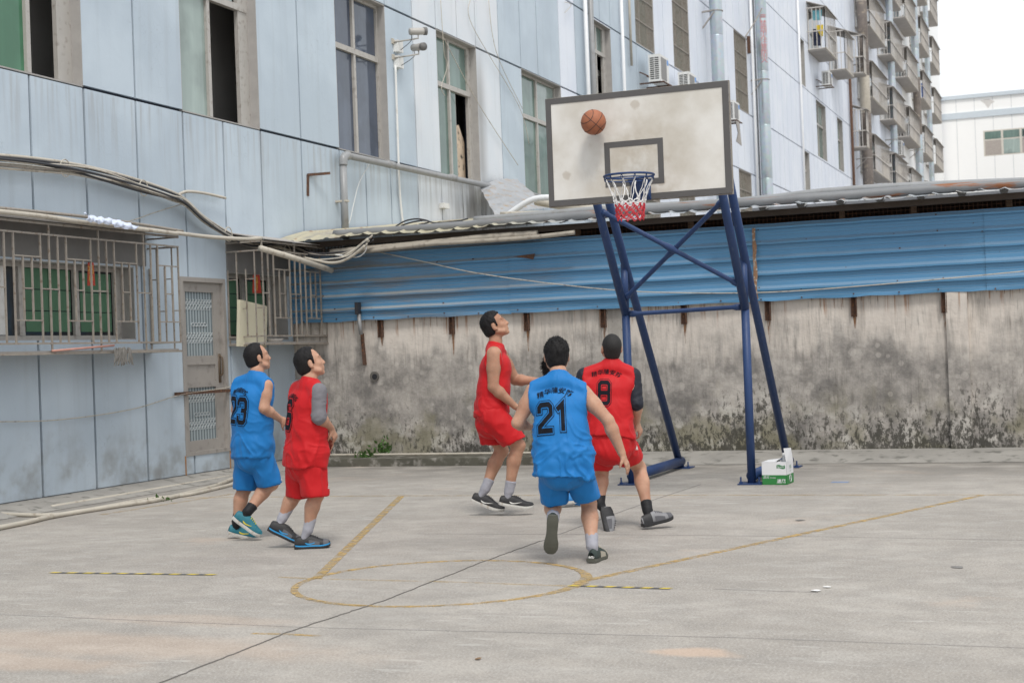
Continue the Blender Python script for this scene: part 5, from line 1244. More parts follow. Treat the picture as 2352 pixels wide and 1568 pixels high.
def number(txt, H, bvh, O, A, B, N, shirt_mat, parent, w=1.):
    x = -(len(txt)*.62*H*w + (len(txt)-1)*.28*H*w)/2
    for ch in txt:
        for lay, (wd, mt) in enumerate(((.345, M_PRINT), (.285, shirt_mat), (.20, M_PRINT))):
            for q, (P, cl) in enumerate(DIG[ch]):
                vs, fs = stroke(P, cl, wd, .0 if lay == 0 else -.02*0 + (.0), .05)
                ext = {0: .12, 1: .09, 2: .05}[lay]
                vs, fs = stroke(P, cl, wd, ext if not (ch in '83' and q == 1) else 0, .035)
                decal('number', mt, parent, bvh, [np.array((x + v[0]*H*w, (v[1]-.5)*H)) for v in vs], fs, O, A, B, N, .004 + .0014*lay + .0004*q)
        x += (.62+.28)*H*w
def letters(bvh, O, A, B, N, parent, W, size, arch):
    for i, ch in enumerate('精华隆安防'):
        t = (i-2)/2; ang = -t*.26; c, s_ = math.cos(ang), math.sin(ang)
        text_mesh(ch, size, M_PRINT, 'lettering', parent, O + A*t*W/2 + B*(-arch*t*t), A*c + B*s_, -A*s_ + B*c, bvh, N, .005, shear=.12, offset=.0006)
def ecut(d, n): return d

def shoe(parent, heel, toe, up, mat, solemat, toecol=None, heelmat=None, capmat=None, swoosh=None, heeltext=None, socklow=None, accent=None, L=.285):
    """a trainer from heel to toe; up = direction from sole to ankle"""
    f = nrm(np.array(toe)-heel); u = nrm(np.array(up) - f*(np.array(up)@f)); r = np.cross(f, u); heel = np.array(heel, float)
    X = [-.008,.0,.03,.06,.085,.11,.14,.17,.2,.23,.255,.275,.288]; X = [x*L/.285 for x in X]
    HW = [.024,.030,.034,.035,.035,.035,.037,.042,.046,.046,.042,.032,.012]; HT = [.070,.088,.100,.104,.108,.113,.108,.096,.082,.071,.063,.054,.036]
    def spring(x): return .014*max(0, (x-.19)/.09)**2 + .006*max(0, (.04-x)/.05)
    n = 14; vs = []
    for x, w, h_ in zip(X, HW, HT):
        for k in range(n):
            a = math.pi*k/(n-1); y = w*math.cos(a)*(1 if k not in (0, n-1) else 1); zz = .018 + (h_-.018)*math.sin(a)**.75
            y *= 1 - .25*max(0, math.sin(a)-.5)
            vs.append(heel + f*x + r*y + u*(zz + spring(x)))
    m_ = len(X); fs = [(i*n+k, i*n+k+1, (i+1)*n+k+1, (i+1)*n+k) for i in range(m_-1) for k in range(n-1)] + [tuple(range(n)), tuple(range(m_*n-1, (m_-1)*n-1, -1))]
    fs += [(i*n, (i+1)*n, (i+1)*n+n-1, i*n+n-1) for i in range(m_-1)]
    ob = MB().add(vs, fs).build('shoe', mat, parent, True)
    sv = []; SW = [.028,.036,.040,.040,.039,.038,.039,.044,.050,.051,.047,.037,.018]
    for lay, (zz, g) in enumerate(((0, .96), (.012, 1.03), (.028, 1.0))):
        ring_ = [(x*1.012-.003, w*g) for x, w in zip(X, SW)]
        pts = [(x, w) for x, w in ring_] + [(x, -w) for x, w in reversed(ring_)]
        sv += [heel + f*x + r*w + u*(zz + spring(x)) for x, w in pts]
    k = 2*m_; sf_ = [(l*k+i, l*k+(i+1) % k, (l+1)*k+(i+1) % k, (l+1)*k+i) for l in range(2) for i in range(k)]
    sf_ += [(i, i+1, k-2-i, k-1-i) for i in range(m_-1)] + [(2*k+k-1-i, 2*k+k-2-i, 2*k+i+1, 2*k+i) for i in range(m_-1)]
    MB().add(sv, sf_).build('sole', solemat, ob)
    def overlay(i0, i1, k0, k1, nm, mt):
        idx = [(i, k) for i in range(i0, i1+1) for k in range(k0, k1+1)]; cen = [heel + f*X[i] + u*.03 for i in range(m_)]
        pv = [vs[i*n+k] + nrm(vs[i*n+k]-cen[i])*.0022 for i, k in idx]; w_ = k1-k0+1
        MB().add(pv, [(a*w_+b, a*w_+b+1, (a+1)*w_+b+1, (a+1)*w_+b) for a in range(i1-i0) for b in range(w_-1)]).build(nm, mt, ob, True)
    if heelmat: overlay(1, 4, 0, n-1, 'heel_panel', heelmat)
    if capmat: overlay(9, 11, 0, n-1, 'toe_cap', capmat); overlay(5, 8, 0, 2, 'side_panel', capmat); overlay(5, 8, n-3, n-1, 'side_panel', capmat)
    if accent:
        av = []
        for x, w in zip(X, SW): av += [(x, w)]
        av = av + [(x, -w) for x, w in reversed(av)]
        q = [heel + f*x + r*w*1.035 + u*(.020 + spring(x)) for x, w in av] + [heel + f*x + r*w*1.02 + u*(.031 + spring(x)) for x, w in av]
        MB().add(q, [(i, (i+1) % k, k+(i+1) % k, k+i) for i in range(k)]).build('sole_edge', accent, ob)
    bv = BVHTree.FromPolygons([Vector(v) for v in vs], fs)
    lc = MB()
    for x in (.125,.143,.161,.179):
        P = []
        for y in np.linspace(-.022, .022, 5):
            h_ = bv.ray_cast(Vector(heel + f*x + r*y + u*.3), Vector(-u), .5)
            if h_[0] is not None: P.append(np.array(h_[0]) + u*.003)
        if len(P) > 2: lc.tube(P, .0035, 5)
    if lc.v: lc.build('laces', toecol or mat, ob)
    if swoosh:
        SWP = [(.075,.052),(.085,.040),(.10,.034),(.12,.036),(.15,.045),(.20,.066),(.15,.052),(.125,.046),(.108,.045),(.095,.048)]
        for sd in (-1, 1):
            pts = [np.array(p) for p in SWP]; P = onto(bv, [(p[0], p[1]) for p in pts], heel, f, u, r*sd, .003)
            if all(p is not None for p in P):
                MB().add(P, [(0,1,9),(1,2,8,9),(2,3,7,8),(3,4,6,7),(4,5,6)]).build('swoosh', swoosh, ob)
    if heeltext: text_mesh(heeltext[0], heeltext[1], M_LOGO, 'heel_lettering', ob, heel - f*.03 + u*.043, r, u, bv, -f, .003, offset=.0012)
    return ob

def hand(S_, wrist, d, nrm_palm, side_sign, curl, sc_, k=.006, spread=.1):
    """palm plus five fingers; d = wrist to knuckles, nrm_palm = where the palm looks"""
    d = nrm(d); n = nrm(np.array(nrm_palm) - d*(np.array(nrm_palm)@d)); s_ = np.cross(d, n)*side_sign   # s_ towards the thumb
    w = np.array(wrist, float); pk = w + d*.085*sc_
    S_.seg(w, w + d*.03*sc_, .027*sc_, .034*sc_, .020*sc_, .019*sc_, right=s_, k=.012)
    S_.seg(w + d*.03*sc_, pk, .034*sc_, .038*sc_, .016*sc_, .013*sc_, right=s_, k=.01)
    for i, (off, L) in enumerate(((.029,.072),(.010,.082),(-.010,.077),(-.029,.062))):
        c = curl[i] if hasattr(curl, '__len__') else curl
        p = pk + s_*off*sc_ - d*.004; dd = nrm(d + s_*off/.03*spread); r = .0088*sc_
        for j, (fr, cc) in enumerate(((.46, .55), (.30, 1.25), (.24, 1.8))):
            ang = c*cc; q = p + (dd*math.cos(ang) + n*math.sin(ang))*L*fr*sc_
            S_.seg(p, q, r*(1-.08*j), r*(.92-.08*j), k=k); p = q
    t0 = w + d*.028*sc_ + s_*.026*sc_; td = nrm(d*.62 + s_*.62 + n*.32); t1 = t0 + td*.038*sc_; t2 = t1 + nrm(td + n*.45 + d*.35)*.034*sc_
    S_.seg(t0 - s_*.012, t1, .0145*sc_, .011*sc_, k=.01); S_.seg(t1, t2, .0105*sc_, .0085*sc_, k=.006)

def person(spec):
    D = spec['D']; conv = spec['conv']; sc_ = spec.get('scale', 1.)
    def P(t):
        u, v = conv(t[0], t[1]); return atd(u, v, D + (t[2] if len(t) > 2 else 0))
    def V(t): return nrm(CR*t[0] + CU*t[1] + CA*t[2])
    J = {k: P(t) for k, t in spec['J'].items()}
    hf = V(spec['face']); hu = V(spec['headup']); hu = nrm(hu - hf*(hu@hf)); hr = np.cross(hf, hu); hs_ = spec.get('head', 1.)
    hipR = nrm(J['hipR']-J['hipL']); shR = nrm(J['shR']-J['shL']); pel = (J['hipR']+J['hipL'])/2; sh = (J['shR']+J['shL'])/2; nk = J['neck']
    up = nrm(nk-pel); fw = nrm(np.cross(up, shR)); g = spec.get('girth', 1.)
    pts = np.array(list(J.values()) + [J['head']+hu*.16, J['head']-hu*.16, J['head']+hf*.16]); lo, hi = pts.min(0)-.2, pts.max(0)+.2
    B = SDF(lo, hi, .0072)
    mid = pel*.55 + sh*.45; ch = pel*.22 + sh*.78
    mr = nrm(hipR*.5+shR*.5)
    # torso
    B.seg(pel - up*.02, mid, .152*g, .142*g, .108*g, .104*g, right=hipR, k=.03); B.seg(mid, ch, .142*g, .158*g, .104*g, .112*g, right=mr, k=.03)
    B.seg(ch, sh - up*.06, .150*g, .115*g, .104*g, .068*g, right=shR, k=.03)
    B.seg(J['shL'] + shR*.03 - up*.02, J['shR'] - shR*.03 - up*.02, .04, .04, .04, .04, k=.02); B.seg(nk - up*.05, nk + up*.02, .062, .055, .058, .055, right=shR, k=.02)
    # neck and head
    H = J['head']; A3 = [hr, hf, hu]
    B.seg(nk - up*.02, H - hu*.05 - hf*.022, .058*hs_, .052*hs_, k=.02)
    def hp(r_, f_, u_): return H + (hr*r_ + hf*f_ + hu*u_)*hs_
    B.ell(hp(0,-.012,.028), A3, [.077*hs_,.096*hs_,.092*hs_], k=.02); B.ell(hp(0,.03,-.035), A3, [.060*hs_,.064*hs_,.078*hs_], k=.02)
    B.ell(hp(0,.068,-.098), A3, [.026*hs_,.022*hs_,.018*hs_], k=.02)
    for q in (-1, 1):
        B.ell(hp(.040*q,.055,-.022), A3, [.024*hs_,.022*hs_,.022*hs_], k=.02); B.seg(hp(.05*q,.045,-.078), hp(.058*q,-.005,-.055), .020*hs_, .018*hs_, k=.02)
        B.ell(hp(.083*q,-.014,-.010), [nrm(hr*q+hf*-.35), nrm(hf+hr*q*.35), hu], [.010*hs_,.021*hs_,.034*hs_], k=.004); B.ell(hp(.079*q,-.0,-.036), A3, [.009*hs_,.011*hs_,.012*hs_], k=.004)
        B.ell(hp(.094*q,-.007,-.008), A3, [.007*hs_,.010*hs_,.018*hs_], k=.004, mode='sub')
        B.seg(hp(.012*q,.084,.030), hp(.046*q,.072,.032), .010*hs_, .009*hs_, k=.012)
        B.ell(hp(.031*q,.094,.012), A3, [.018*hs_,.014*hs_,.011*hs_], k=.012, mode='sub'); B.ell(hp(.031*q,.073,.011), A3, [.014*hs_,.012*hs_,.010*hs_], k=.004)
        B.ell(hp(.013*q,.094,-.032), A3, [.009*hs_,.011*hs_,.008*hs_], k=.006)
    B.seg(hp(0,.086,.018), hp(0,.104,-.028), .0085*hs_, .0125*hs_, k=.012); B.seg(hp(0,.088,-.034), hp(0,.103,-.031), .012*hs_, .0115*hs_, k=.008)
    B.seg(hp(-.016,.089,-.058), hp(.016,.089,-.058), .008*hs_, .008*hs_, k=.008); B.seg(hp(-.014,.087,-.071), hp(.014,.087,-.071), .008*hs_, .008*hs_, k=.008)
    B.seg(hp(-.022,.100,-.0645), hp(.022,.100,-.0645), .0045*hs_, .0045*hs_, k=.004, mode='sub')
    # arms
    for s_ in 'LR':
        a, e, w = J['sh'+s_], J['el'+s_], J['wr'+s_]; am = spec.get('arm', 1.)*sc_
        B.seg(a, a*.55+e*.45, .056*am, .050*am, k=.025); B.seg(a*.6+e*.4, e, .050*am, .039*am, k=.02)
        fm = e*.72 + w*.28; B.seg(e, fm, .039*am, .0435*am, k=.015); B.seg(fm, w, .0435*am, .027*am, .041*am, .0235*am, k=.015)
        hd = spec.get('hand'+s_)
        if hd: hand(B, w, V(hd[0]), V(hd[1]), hd[3] if len(hd) > 3 else 1, hd[2], 1.0*sc_)
    # legs
    FT = {}
    for s_ in 'LR':
        h_, kn, an = J['hip'+s_], J['kn'+s_], J['an'+s_]; lm = spec.get('leg', 1.)*sc_
        B.seg(h_, h_*.4+kn*.6, .088*lm, .070*lm, k=.03); B.seg(h_*.45+kn*.55, kn, .072*lm, .054*lm, k=.02)
        ax = nrm(an-kn); th = nrm(kn-h_); bk = nrm(-np.cross(np.cross(ax, fw), ax)); bk = bk if bk@fw < 0 else -bk
        B.seg(kn, kn*.65+an*.35 + bk*.012, .052*lm, .055*lm, k=.02); B.seg(kn*.65+an*.35 + bk*.012, an, .055*lm, .034*lm, k=.02)
        B.ell(kn + fw*.012, [hipR, fw, up], [.045*lm,.042*lm,.05*lm], k=.02)
        B.ell(kn*.68+an*.32 + bk*.018, [np.cross(ax, bk), bk, ax], [.046*lm,.044*lm,.10*lm], k=.03)
        hl_, te_ = P(spec['foot'+s_][0]), P(spec['foot'+s_][1]); ft = nrm(te_-hl_); fu = V(spec['foot'+s_][2]); fu = nrm(fu - ft*(fu@ft))
        FT[s_] = hl_ + ft*.055 + fu*.05; B.seg(an, FT[s_], .034*lm, .020*lm, k=.01)
    Vb, Fb = B.mesh(2)
    body = objmesh('person', Vb, Fb, spec['skin'], None); tag(body, spec['label'], 'person', spec.get('group'))
    # ---- jersey
    M_J = spec['jersey']; hem = P(spec['hem']); hemn = V(spec['hemn']) if 'hemn' in spec else -up
    fl = spec.get('flare', 1.)
    def cloth(build, name, mat, parent, amp, fn=None, sm=2, h=.0085, glo=None):
        q = SDF(lo, hi, h); build(q); Vc, Fc = q.mesh(sm); N = vnormals(Vc, Fc)
        if fn is not None: Vc = Vc + N*fn(Vc)[:,None]*amp
        if glo is not None: Vc = Vc + glo(Vc)
        return objmesh(name, Vc, Fc, mat, parent), Vc, Fc
    def jersey(q):
        cut = [(hem, hemn)]; c1 = hem + up*.04
        q.seg(pel - up*.16, pel + up*.06, .188*g*fl, .178*g*fl, .142*g*fl, .136*g*fl, right=hipR, k=.04, cut=cut, p=2.3); q.seg(pel + up*.06, mid, .178*g*fl, .166*g*fl, .136*g*fl, .130*g*fl, right=mr, k=.04, cut=cut, p=2.3)
        q.seg(mid, ch, .166*g*fl, .172*g, .130*g*fl, .130*g, right=mr, k=.04, cut=cut, p=2.3)
        q.seg(ch, sh - up*.075, .170*g, .140*g, .124*g, .092*g, right=shR, k=.04, cut=cut)
        so = spec.get('shout', .028)
        cs = [(J['shR'] + shR*so, shR), (J['shL'] - shR*so, -shR)]
        nc = [(nk + up*.004 + fw*.02, nrm(up + fw*.25))]
        for s_, sg in (('L', -1), ('R', 1)):
            e_ = J['sh'+s_] + shR*sg*.06
            q.seg(nk - up*.045 + shR*sg*.02, e_ - up*.012, .062, .062, .074, .072, k=.03, right=up, cut=cs + nc)
            q.seg(ch + shR*sg*.06, e_ - up*.05, .10, .072, .10, .078, right=shR, k=.03, cut=cs)
        q.seg(nk - up*.06, nk + up*.004, .098, .070, .088, .068, right=shR, k=.03, cut=nc)
    def folds(X):
        a = (X-pel)@up; r_ = (X-pel)@mr; f_ = (X-pel)@fw; ph = spec.get('seed', 0.)*7.3
        t = np.clip((.42-a)/.5, 0, 1)
        wq = vnoise(np.stack([r_*5+ph, f_*5, a*5], 1)); sgn = np.tanh(r_*12)
        v1 = vnoise(np.stack([r_*15+a*6*sgn+wq*1.2+ph, f_*15+wq, a*3.4+ph], 1)); v4 = vnoise(np.stack([r_*7-a*15*sgn+wq*1.5+ph, f_*6, a*9+r_*10*sgn], 1)); v2 = vnoise(np.stack([r_*30+ph*2, f_*30-a*9, a*11+r_*14], 1)); v3 = vnoise(np.stack([r_*9-a*12+ph, f_*9+3, a*16+ph], 1))
        rid = 1-np.abs(v1)*2.2
        env = .30 + .70*np.clip((.40-a)/.30, 0, 1)
        return env*.62*(np.maximum(rid,-.6)*1.2*t + v2*.22 + v3*1.0*np.exp(-((a-.05)/.15)**2) + .2*v1 + .9*np.maximum(1-np.abs(v4)*3.2, -.25))
    def hemwave(X):
        d = (X-hem)@(-hemn); k = np.clip(1-d/.10, 0, 1)
        return up*(.016*vnoise(np.stack([(X-pel)@mr*9+spec.get('seed',0)*5, (X-pel)@fw*9, d*0+.5], 1))*k)[:,None]
    jo, Vj, Fj = cloth(jersey, 'jersey', M_J, body, spec.get('fold', .0062)*1.25, folds, glo=hemwave, sm=2)
    bvj = BVHTree.FromPolygons([Vector(v) for v in Vj], [tuple(f) for f in Fj])
    bvb = BVHTree.FromPolygons([Vector(v) for v in Vb], [tuple(f) for f in Fb])
    # ---- shorts
    def shorts(q):
        q.seg(pel - up*.05, pel + up*.10, .168*g, .16*g, .130*g, .125*g, right=hipR, k=.03)
        for s_ in 'LR':
            h_ = J['hip'+s_]; e = P(spec['hem'+s_]); ax = nrm(e-h_); q2 = spec.get('sflare', 1.); cn = nrm(ax*.6 - up*.4) if 'hn' not in spec else nrm(ax)
            q.seg(h_ + up*.02, e + ax*.10, .104*sc_*g, .106*sc_*q2, .110*sc_*g, .104*sc_*q2, right=hipR, k=.012, cut=[(e, cn)], p=2.3)
    def sfolds(X):
        a = (X-pel)@up; r_ = (X-pel)@hipR; f_ = (X-pel)@fw; ph = spec.get('seed', 0.)*3.1+1
        v1 = vnoise(np.stack([r_*15+a*6+ph, f_*15, a*3.+ph], 1)); v2 = vnoise(np.stack([r_*32, f_*32+ph, a*9], 1)); v3 = vnoise(np.stack([r_*8+a*14, f_*8+ph, a*13], 1))
        return (1-np.abs(v1)*2)*.8 + v2*.35 + v3*.4
    so_, Vs, Fs = cloth(shorts, 'shorts', spec.get('shortsmat', M_J), body, .0085, sfolds)
    bvs = BVHTree.FromPolygons([Vector(v) for v in Vs], [tuple(f) for f in Fs])
    if 'logo' in spec:
        (t, N_) = spec['logo']; O = P(t); N_ = V(N_); Bx = nrm(CU - N_*(CU@N_)); Ax = np.cross(Bx, N_)
        s0 = .036
        for vs, fs in (([(-.5,-.05),(.5,-.05),(.2,.35),(-.2,.35)], [(0,1,2,3)]), ([(-.16,.42),(.16,.42),(0,.75)], [(0,1,2)]), ([(-.55,-.34),(-.1,-.34),(-.1,-.14),(-.55,-.14)], [(0,1,2,3)]), ([(.0,-.34),(.55,-.34),(.55,-.14),(.0,-.14)], [(0,1,2,3)])):
            decal('logo', M_LOGO, so_, bvs, [np.array(v)*s0 for v in vs], fs, O, Ax, Bx, N_, .004)
    # ---- sleeves and socks
    for s_, mt, fr_ in spec.get('sleeves', []):
        a, e, w = J['sh'+s_], J['el'+s_], J['wr'+s_]; en = e + (w-e)*fr_; am = spec.get('arm', 1.)*sc_
        def slv(q):
            sg = 1 if s_ == 'R' else -1; a2 = a + shR*sg*.022
            q.seg(a2, e, .058*am, .051*am, k=.02, cut=[(a - shR*sg*.012, -shR*sg)]); q.seg(e, en + nrm(w-e)*.06, .051*am, .049*am, k=.02, cut=[(en, nrm(w-e))])
        def sf2(X): z = (X-a)@nrm(e-a); return vnoise(np.stack([z*42 + 1.6*vnoise(X*13), X[:,0]*24+z*8, X[:,1]*24], 1))*(.5+np.clip(z*2.2, 0, 1))
        cloth(slv, 'sleeve', mt, body, .005, sf2, h=.008)
    for s_ in 'LR':
        kn, an = J['kn'+s_], J['an'+s_]; ax = nrm(an-kn); sl_ = spec.get('sock', .085); lm = spec.get('leg', 1.)*sc_
        if spec.get('sockmat'):
            def sk(q): q.seg(an - ax*sl_, an, .046*lm, .041*lm, k=.01, cut=[(an - ax*sl_, -ax)]); q.seg(an, FT[s_], .040*lm, .022*lm, k=.01)
            cloth(sk, 'sock', spec['sockmat'], body, .002, lambda X: vnoise(X*60), h=.007)
        hl, te = P(spec['foot'+s_][0]), P(spec['foot'+s_][1])
        if spec.get('plant'+s_) is not None:
            dz = spec['plant'+s_]; hl[2] = dz; te[2] = dz + (te[2]-hl[2] if False else 0)
        f_ = nrm(te-hl); Ls = .285*spec.get('shoelen', 1.)*sc_
        # keep the heel under the ankle whatever was read for its depth
        shoe(body, hl, te, V(spec['foot'+s_][2]), L=Ls, **{**spec['shoe'], **({'heeltext': None} if s_ == 'L' else {})})
    # ---- hair
    hk = spec['hair']
    def hair(q):
        e = hk.get('thick', .012)
        q.ell(hp(0,-.014,.030), A3, [(.078+e)*hs_,(.098+e)*hs_,(.093+e*hk.get('topk',1.))*hs_], k=0)
        q.ell(hp(0,-.045,-.03), A3, [(.066+e*.6)*hs_,(.062+e*.6)*hs_,(.066)*hs_], k=.02)
        G = np.meshgrid(*[q.lo[k] + q.h*np.arange(q.n[k]) for k in range(3)], indexing='ij'); G = np.stack(G, -1)-H
        r_, f_, u_ = (G@hr)/hs_, (G@hf)/hs_, (G@hu)/hs_
        top = np.maximum(f_ - (hk['front'] - .35*np.abs(r_)*hk.get('rec', 1.)), hk.get('low', .062) - .0 - u_ + .3*np.maximum(f_-.0, 0))
        bkr = np.maximum(f_ + .018 + .10*np.minimum(u_, 0), -(u_ + hk.get('nape', .075)))
        side = np.maximum(np.maximum(f_ - .022, -(u_ + .012)), .06 - np.abs(r_))
        reg = np.maximum(np.minimum(np.minimum(top, bkr), side), -(np.sqrt(((f_+.012)/.027)**2+((u_+.012)/.042)**2+(np.minimum(np.abs(r_)-.085,0)/.02)**2)-1)*.02)*hs_
        q.f = np.maximum(q.f, reg).astype(np.float32)
    hq = SDF(H-.19, H+.19, .0052); hair(hq); Vh, Fh = hq.mesh(2); Nh = vnormals(Vh, Fh)
    rr = (Vh-H)
    Vh = Vh + Nh*(vnoise(np.stack([rr@hr*55, rr@hf*55, rr@hu*25], 1))*hk.get('amp', .002))[:,None]
    ho = objmesh('hair', Vh, Fh, hk.get('mat', M_HAIR), body)
    if hk.get('strands'):
        b = MB(); sel = rng.choice(len(Vh), hk['strands']); fd = hk.get('flow', (0,-.5,.4))
        for i in sel:
            n_ = Nh[i]
            loc_ = (Vh[i]-H)/hs_
            if n_ @ (Vh[i]-H) < .01: continue
            fld = hr*fd[0] + hf*fd[1] + hu*fd[2]; L = hk.get('len', .02)*(.5+rng.rand())
            if loc_@hu < .02: fld = -hu*.9; L *= .7
            d = nrm(n_*hk.get('stand', .8) + fld + .35*rng.randn(3)); t_ = nrm(np.cross(d, rng.randn(3)))*.0022
            p = Vh[i] - n_*.003; b.add([p-t_, p+t_, p+d*L], [(0,1,2)])
        o_ = b.build('hair_strands', hk.get('mat', M_HAIR), ho); o_['kind'] = 'stuff'
    # ---- face details
    for q in (-1, 1):
        e = MB(); c = hp(.031*q,.0795,.0115); 
        Ve = [c + hr*x*hs_ + hu*(z)*hs_ + hf*(.0065 - abs(x)*.12 - (.004 if abs(z) > 0 else 0))*hs_ for x, z in ((-.0135,0),(-.006,.0042),(.004,.0046),(.013,.001),(.006,-.0036),(-.006,-.0036))]
        vs_ = onto(bvb, [((v-c)@hr, (v-c)@hu) for v in Ve], c, hr, hu, hf, .0012)
        if all(v is not None for v in vs_): MB().add(vs_, [tuple(range(6))]).build('eye', M_EYED, body)
        bp = [(.013*q,.030),(.026*q,.036),(.040*q,.035),(.052*q,.029)]
        wv = [(x,z) for x, z in bp] + [(x, z+.0065) for x, z in reversed(bp)]
        vs_ = onto(bvb, [(x*hs_, z*hs_) for x, z in wv], H, hr, hu, hf, .0018)
        if all(v is not None for v in vs_): MB().add(vs_, [(0,1,6,7),(1,2,5,6),(2,3,4,5)]).build('eyebrow', M_HAIR, body)
    lp = [(-.024,-.0645),(-.01,-.055),(0,-.057),(.01,-.055),(.024,-.0645),(.012,-.0775),(-.012,-.0775)]
    vs_ = onto(bvb, [(x*hs_, z*hs_) for x, z in lp], H, hr, hu, hf, .001)
    if all(v is not None for v in vs_): MB().add(vs_, [(0,1,6),(1,2,5,6),(2,3,5),(3,4,5)]).build('lips', M_LIP, body)
    # ---- prints on the back
    if 'num' in spec:
        nn = spec['num']; O = P(nn['at']); N = -fw; Bx = nrm(up - N*(up@N)); Ax = np.cross(Bx, N)
        number(nn['t'], nn['H'], bvj, O, Ax, Bx, N, M_J, jo, nn.get('w', 1.)); 
        O2 = P(nn['txt']); letters(bvj, O2, Ax, Bx, N, jo, nn['W'], nn['size'], nn.get('arch', .02))
    return body
c1 = lambda x, y: (503.6 + x*.32979, 762.2 + y*.32979)
c2 = lambda x, y: (1048.1 + x*.39936, 694.2 + y*.39936)
GP = 'players on the court'
M_SH_TEAL = simple('teal_shoe', (.015, .15, .20), .6, .3, 30); M_SOLE_W = simple('white_sole', (.52, .51, .48), .7, .1, 12, dirt=(.35, .30, .24)); M_YEL = simple('yellow_trim', (.62, .52, .05), .6)
M_SH_BLACK = simple('black_shoe', (.018, .018, .02), .6, .3, 30); M_SW_BLUE = simple('blue_trim', (.02, .26, .55), .5); M_SOLE_D = simple('dark_olive_sole', (.085, .085, .068), .8, .3, 14)
M_SH_GREY = simple('grey_silver_shoe', (.21, .21, .22), .5, .35, 22); M_SH_DGREEN = simple('dark_green_shoe', (.025, .04, .035), .6, .3, 30); M_SH_BLUE = simple('blue_shoe', (.03, .22, .55), .6, .2, 20); M_SOLE_T = simple('tan_sole', (.34, .31, .25), .8, .2, 14); M_TOEG = simple('lace_grey', (.10, .10, .11), .8)
# number 21, running away in blue
person(dict(label='man in blue jersey 21 seen from behind, running with one sole turned up', group=GP, D=10.62, conv=c2, skin=SK1, jersey=M_BJ, scale=.99, girth=1.02, flare=1.13, seed=1,
  J=dict(head=(577,306,.20), neck=(588,412,.13), shL=(446,512,.12), shR=(726,518,.08), elL=(352,692,.10), wrL=(418,716,.30), elR=(872,678,.03), wrR=(952,868,.02),
         hipL=(548,935,.0), hipR=(686,935,.0), knL=(558,1168,.33), anL=(556,1244,-.04), knR=(762,1155,.24), anR=(782,1402,.02)),
  face=(.02,.10,1.), headup=(-.03,1,-.05), head=1.03, hem=(600,1004,.02), hemn=(-.08,-1,-.05), hemL=(566,1148,.16), hemR=(752,1128,.14), sflare=.90, fold=.0135,
  handL=((.8,-.1,.5),(.3,.6,.4),.7), handR=((.42,-.88,.12),(-.75,-.3,.4),.28,-1),
  footL=((556,1236,-.135),(541,1452,-.06),(.0,-.15,1.)), footR=((778,1497,-.045),(842,1472,.21),(0,1,0)), plantR=.0,
  sock=.10, sockmat=M_SOCKG, shoe=dict(mat=M_SH_DGREEN, solemat=M_SOLE_D, toecol=M_SOLE_T, heeltext=('ANTA', .021), capmat=M_SOLE_T), arm=1.12, leg=1.06,
  hair=dict(front=.085, thick=.013, strands=2600, len=.012, stand=.3, flow=(0,-.35,.8), amp=.004, nape=.085, mat=M_HAIR),
  num=dict(t='21', H=.19, at=(574,680,.1), w=.74, txt=(570,520,.1), W=.205, size=.054, arch=.028)))
# number 8, bigger man in red with black sleeves
person(dict(label='broad man in red jersey 8 with black sleeves, seen from behind looking up', group=GP, D=12.45, conv=c2, skin=SK1, jersey=M_RJ, scale=1.03, girth=1.09, flare=1.02, seed=2,
  J=dict(head=(893,262,.10), neck=(895,338,.10), shL=(750,420,.10), shR=(1002,420,.08), elL=(700,560,.12), wrL=(760,640,.30), elR=(1036,585,.02), wrR=(1036,690,.18),
         hipL=(830,806,.02), hipR=(938,806,.0), knL=(836,975,.22), anL=(824,1158,.08), knR=(1052,950,.26), anR=(1100,1196,.06)),
  face=(-.10,.42,.95), headup=(0,.95,-.3), head=1.0, hem=(870,772,.02), hemL=(828,948,.14), hemR=(1000,905,.18), sflare=.98, fold=.0085,
  handL=((.5,-.3,.6),(.3,.6,.4),.7), handR=((.35,-.75,.2),(-.6,-.3,.5),.75,-1),
  footL=((826,1186,.05),(850,1292,.0),(.85,.3,.2)), footR=((1078,1293,.0),(1205,1258,.06),(0,1,0)),
  sleeves=[('L', M_BLACKSL, .1), ('R', M_BLACKSL, .06)], sock=.085, sockmat=M_SOCKB, shoe=dict(mat=M_SH_GREY, solemat=M_SH_BLACK, toecol=M_TOEG, heelmat=M_SH_BLACK, capmat=M_TOEG), shoelen=.92, arm=1.12, leg=1.04,
  hair=dict(front=.075, thick=.004, strands=900, len=.006, stand=1.2, amp=.001, nape=.068, mat=M_BUZZ),
  logo=((1046,838,0), (.75,.1,-.65)), num=dict(t='8', H=.175, at=(850,528,.05), w=.76, txt=(862,405,.05), W=.20, size=.05, arch=.022)))
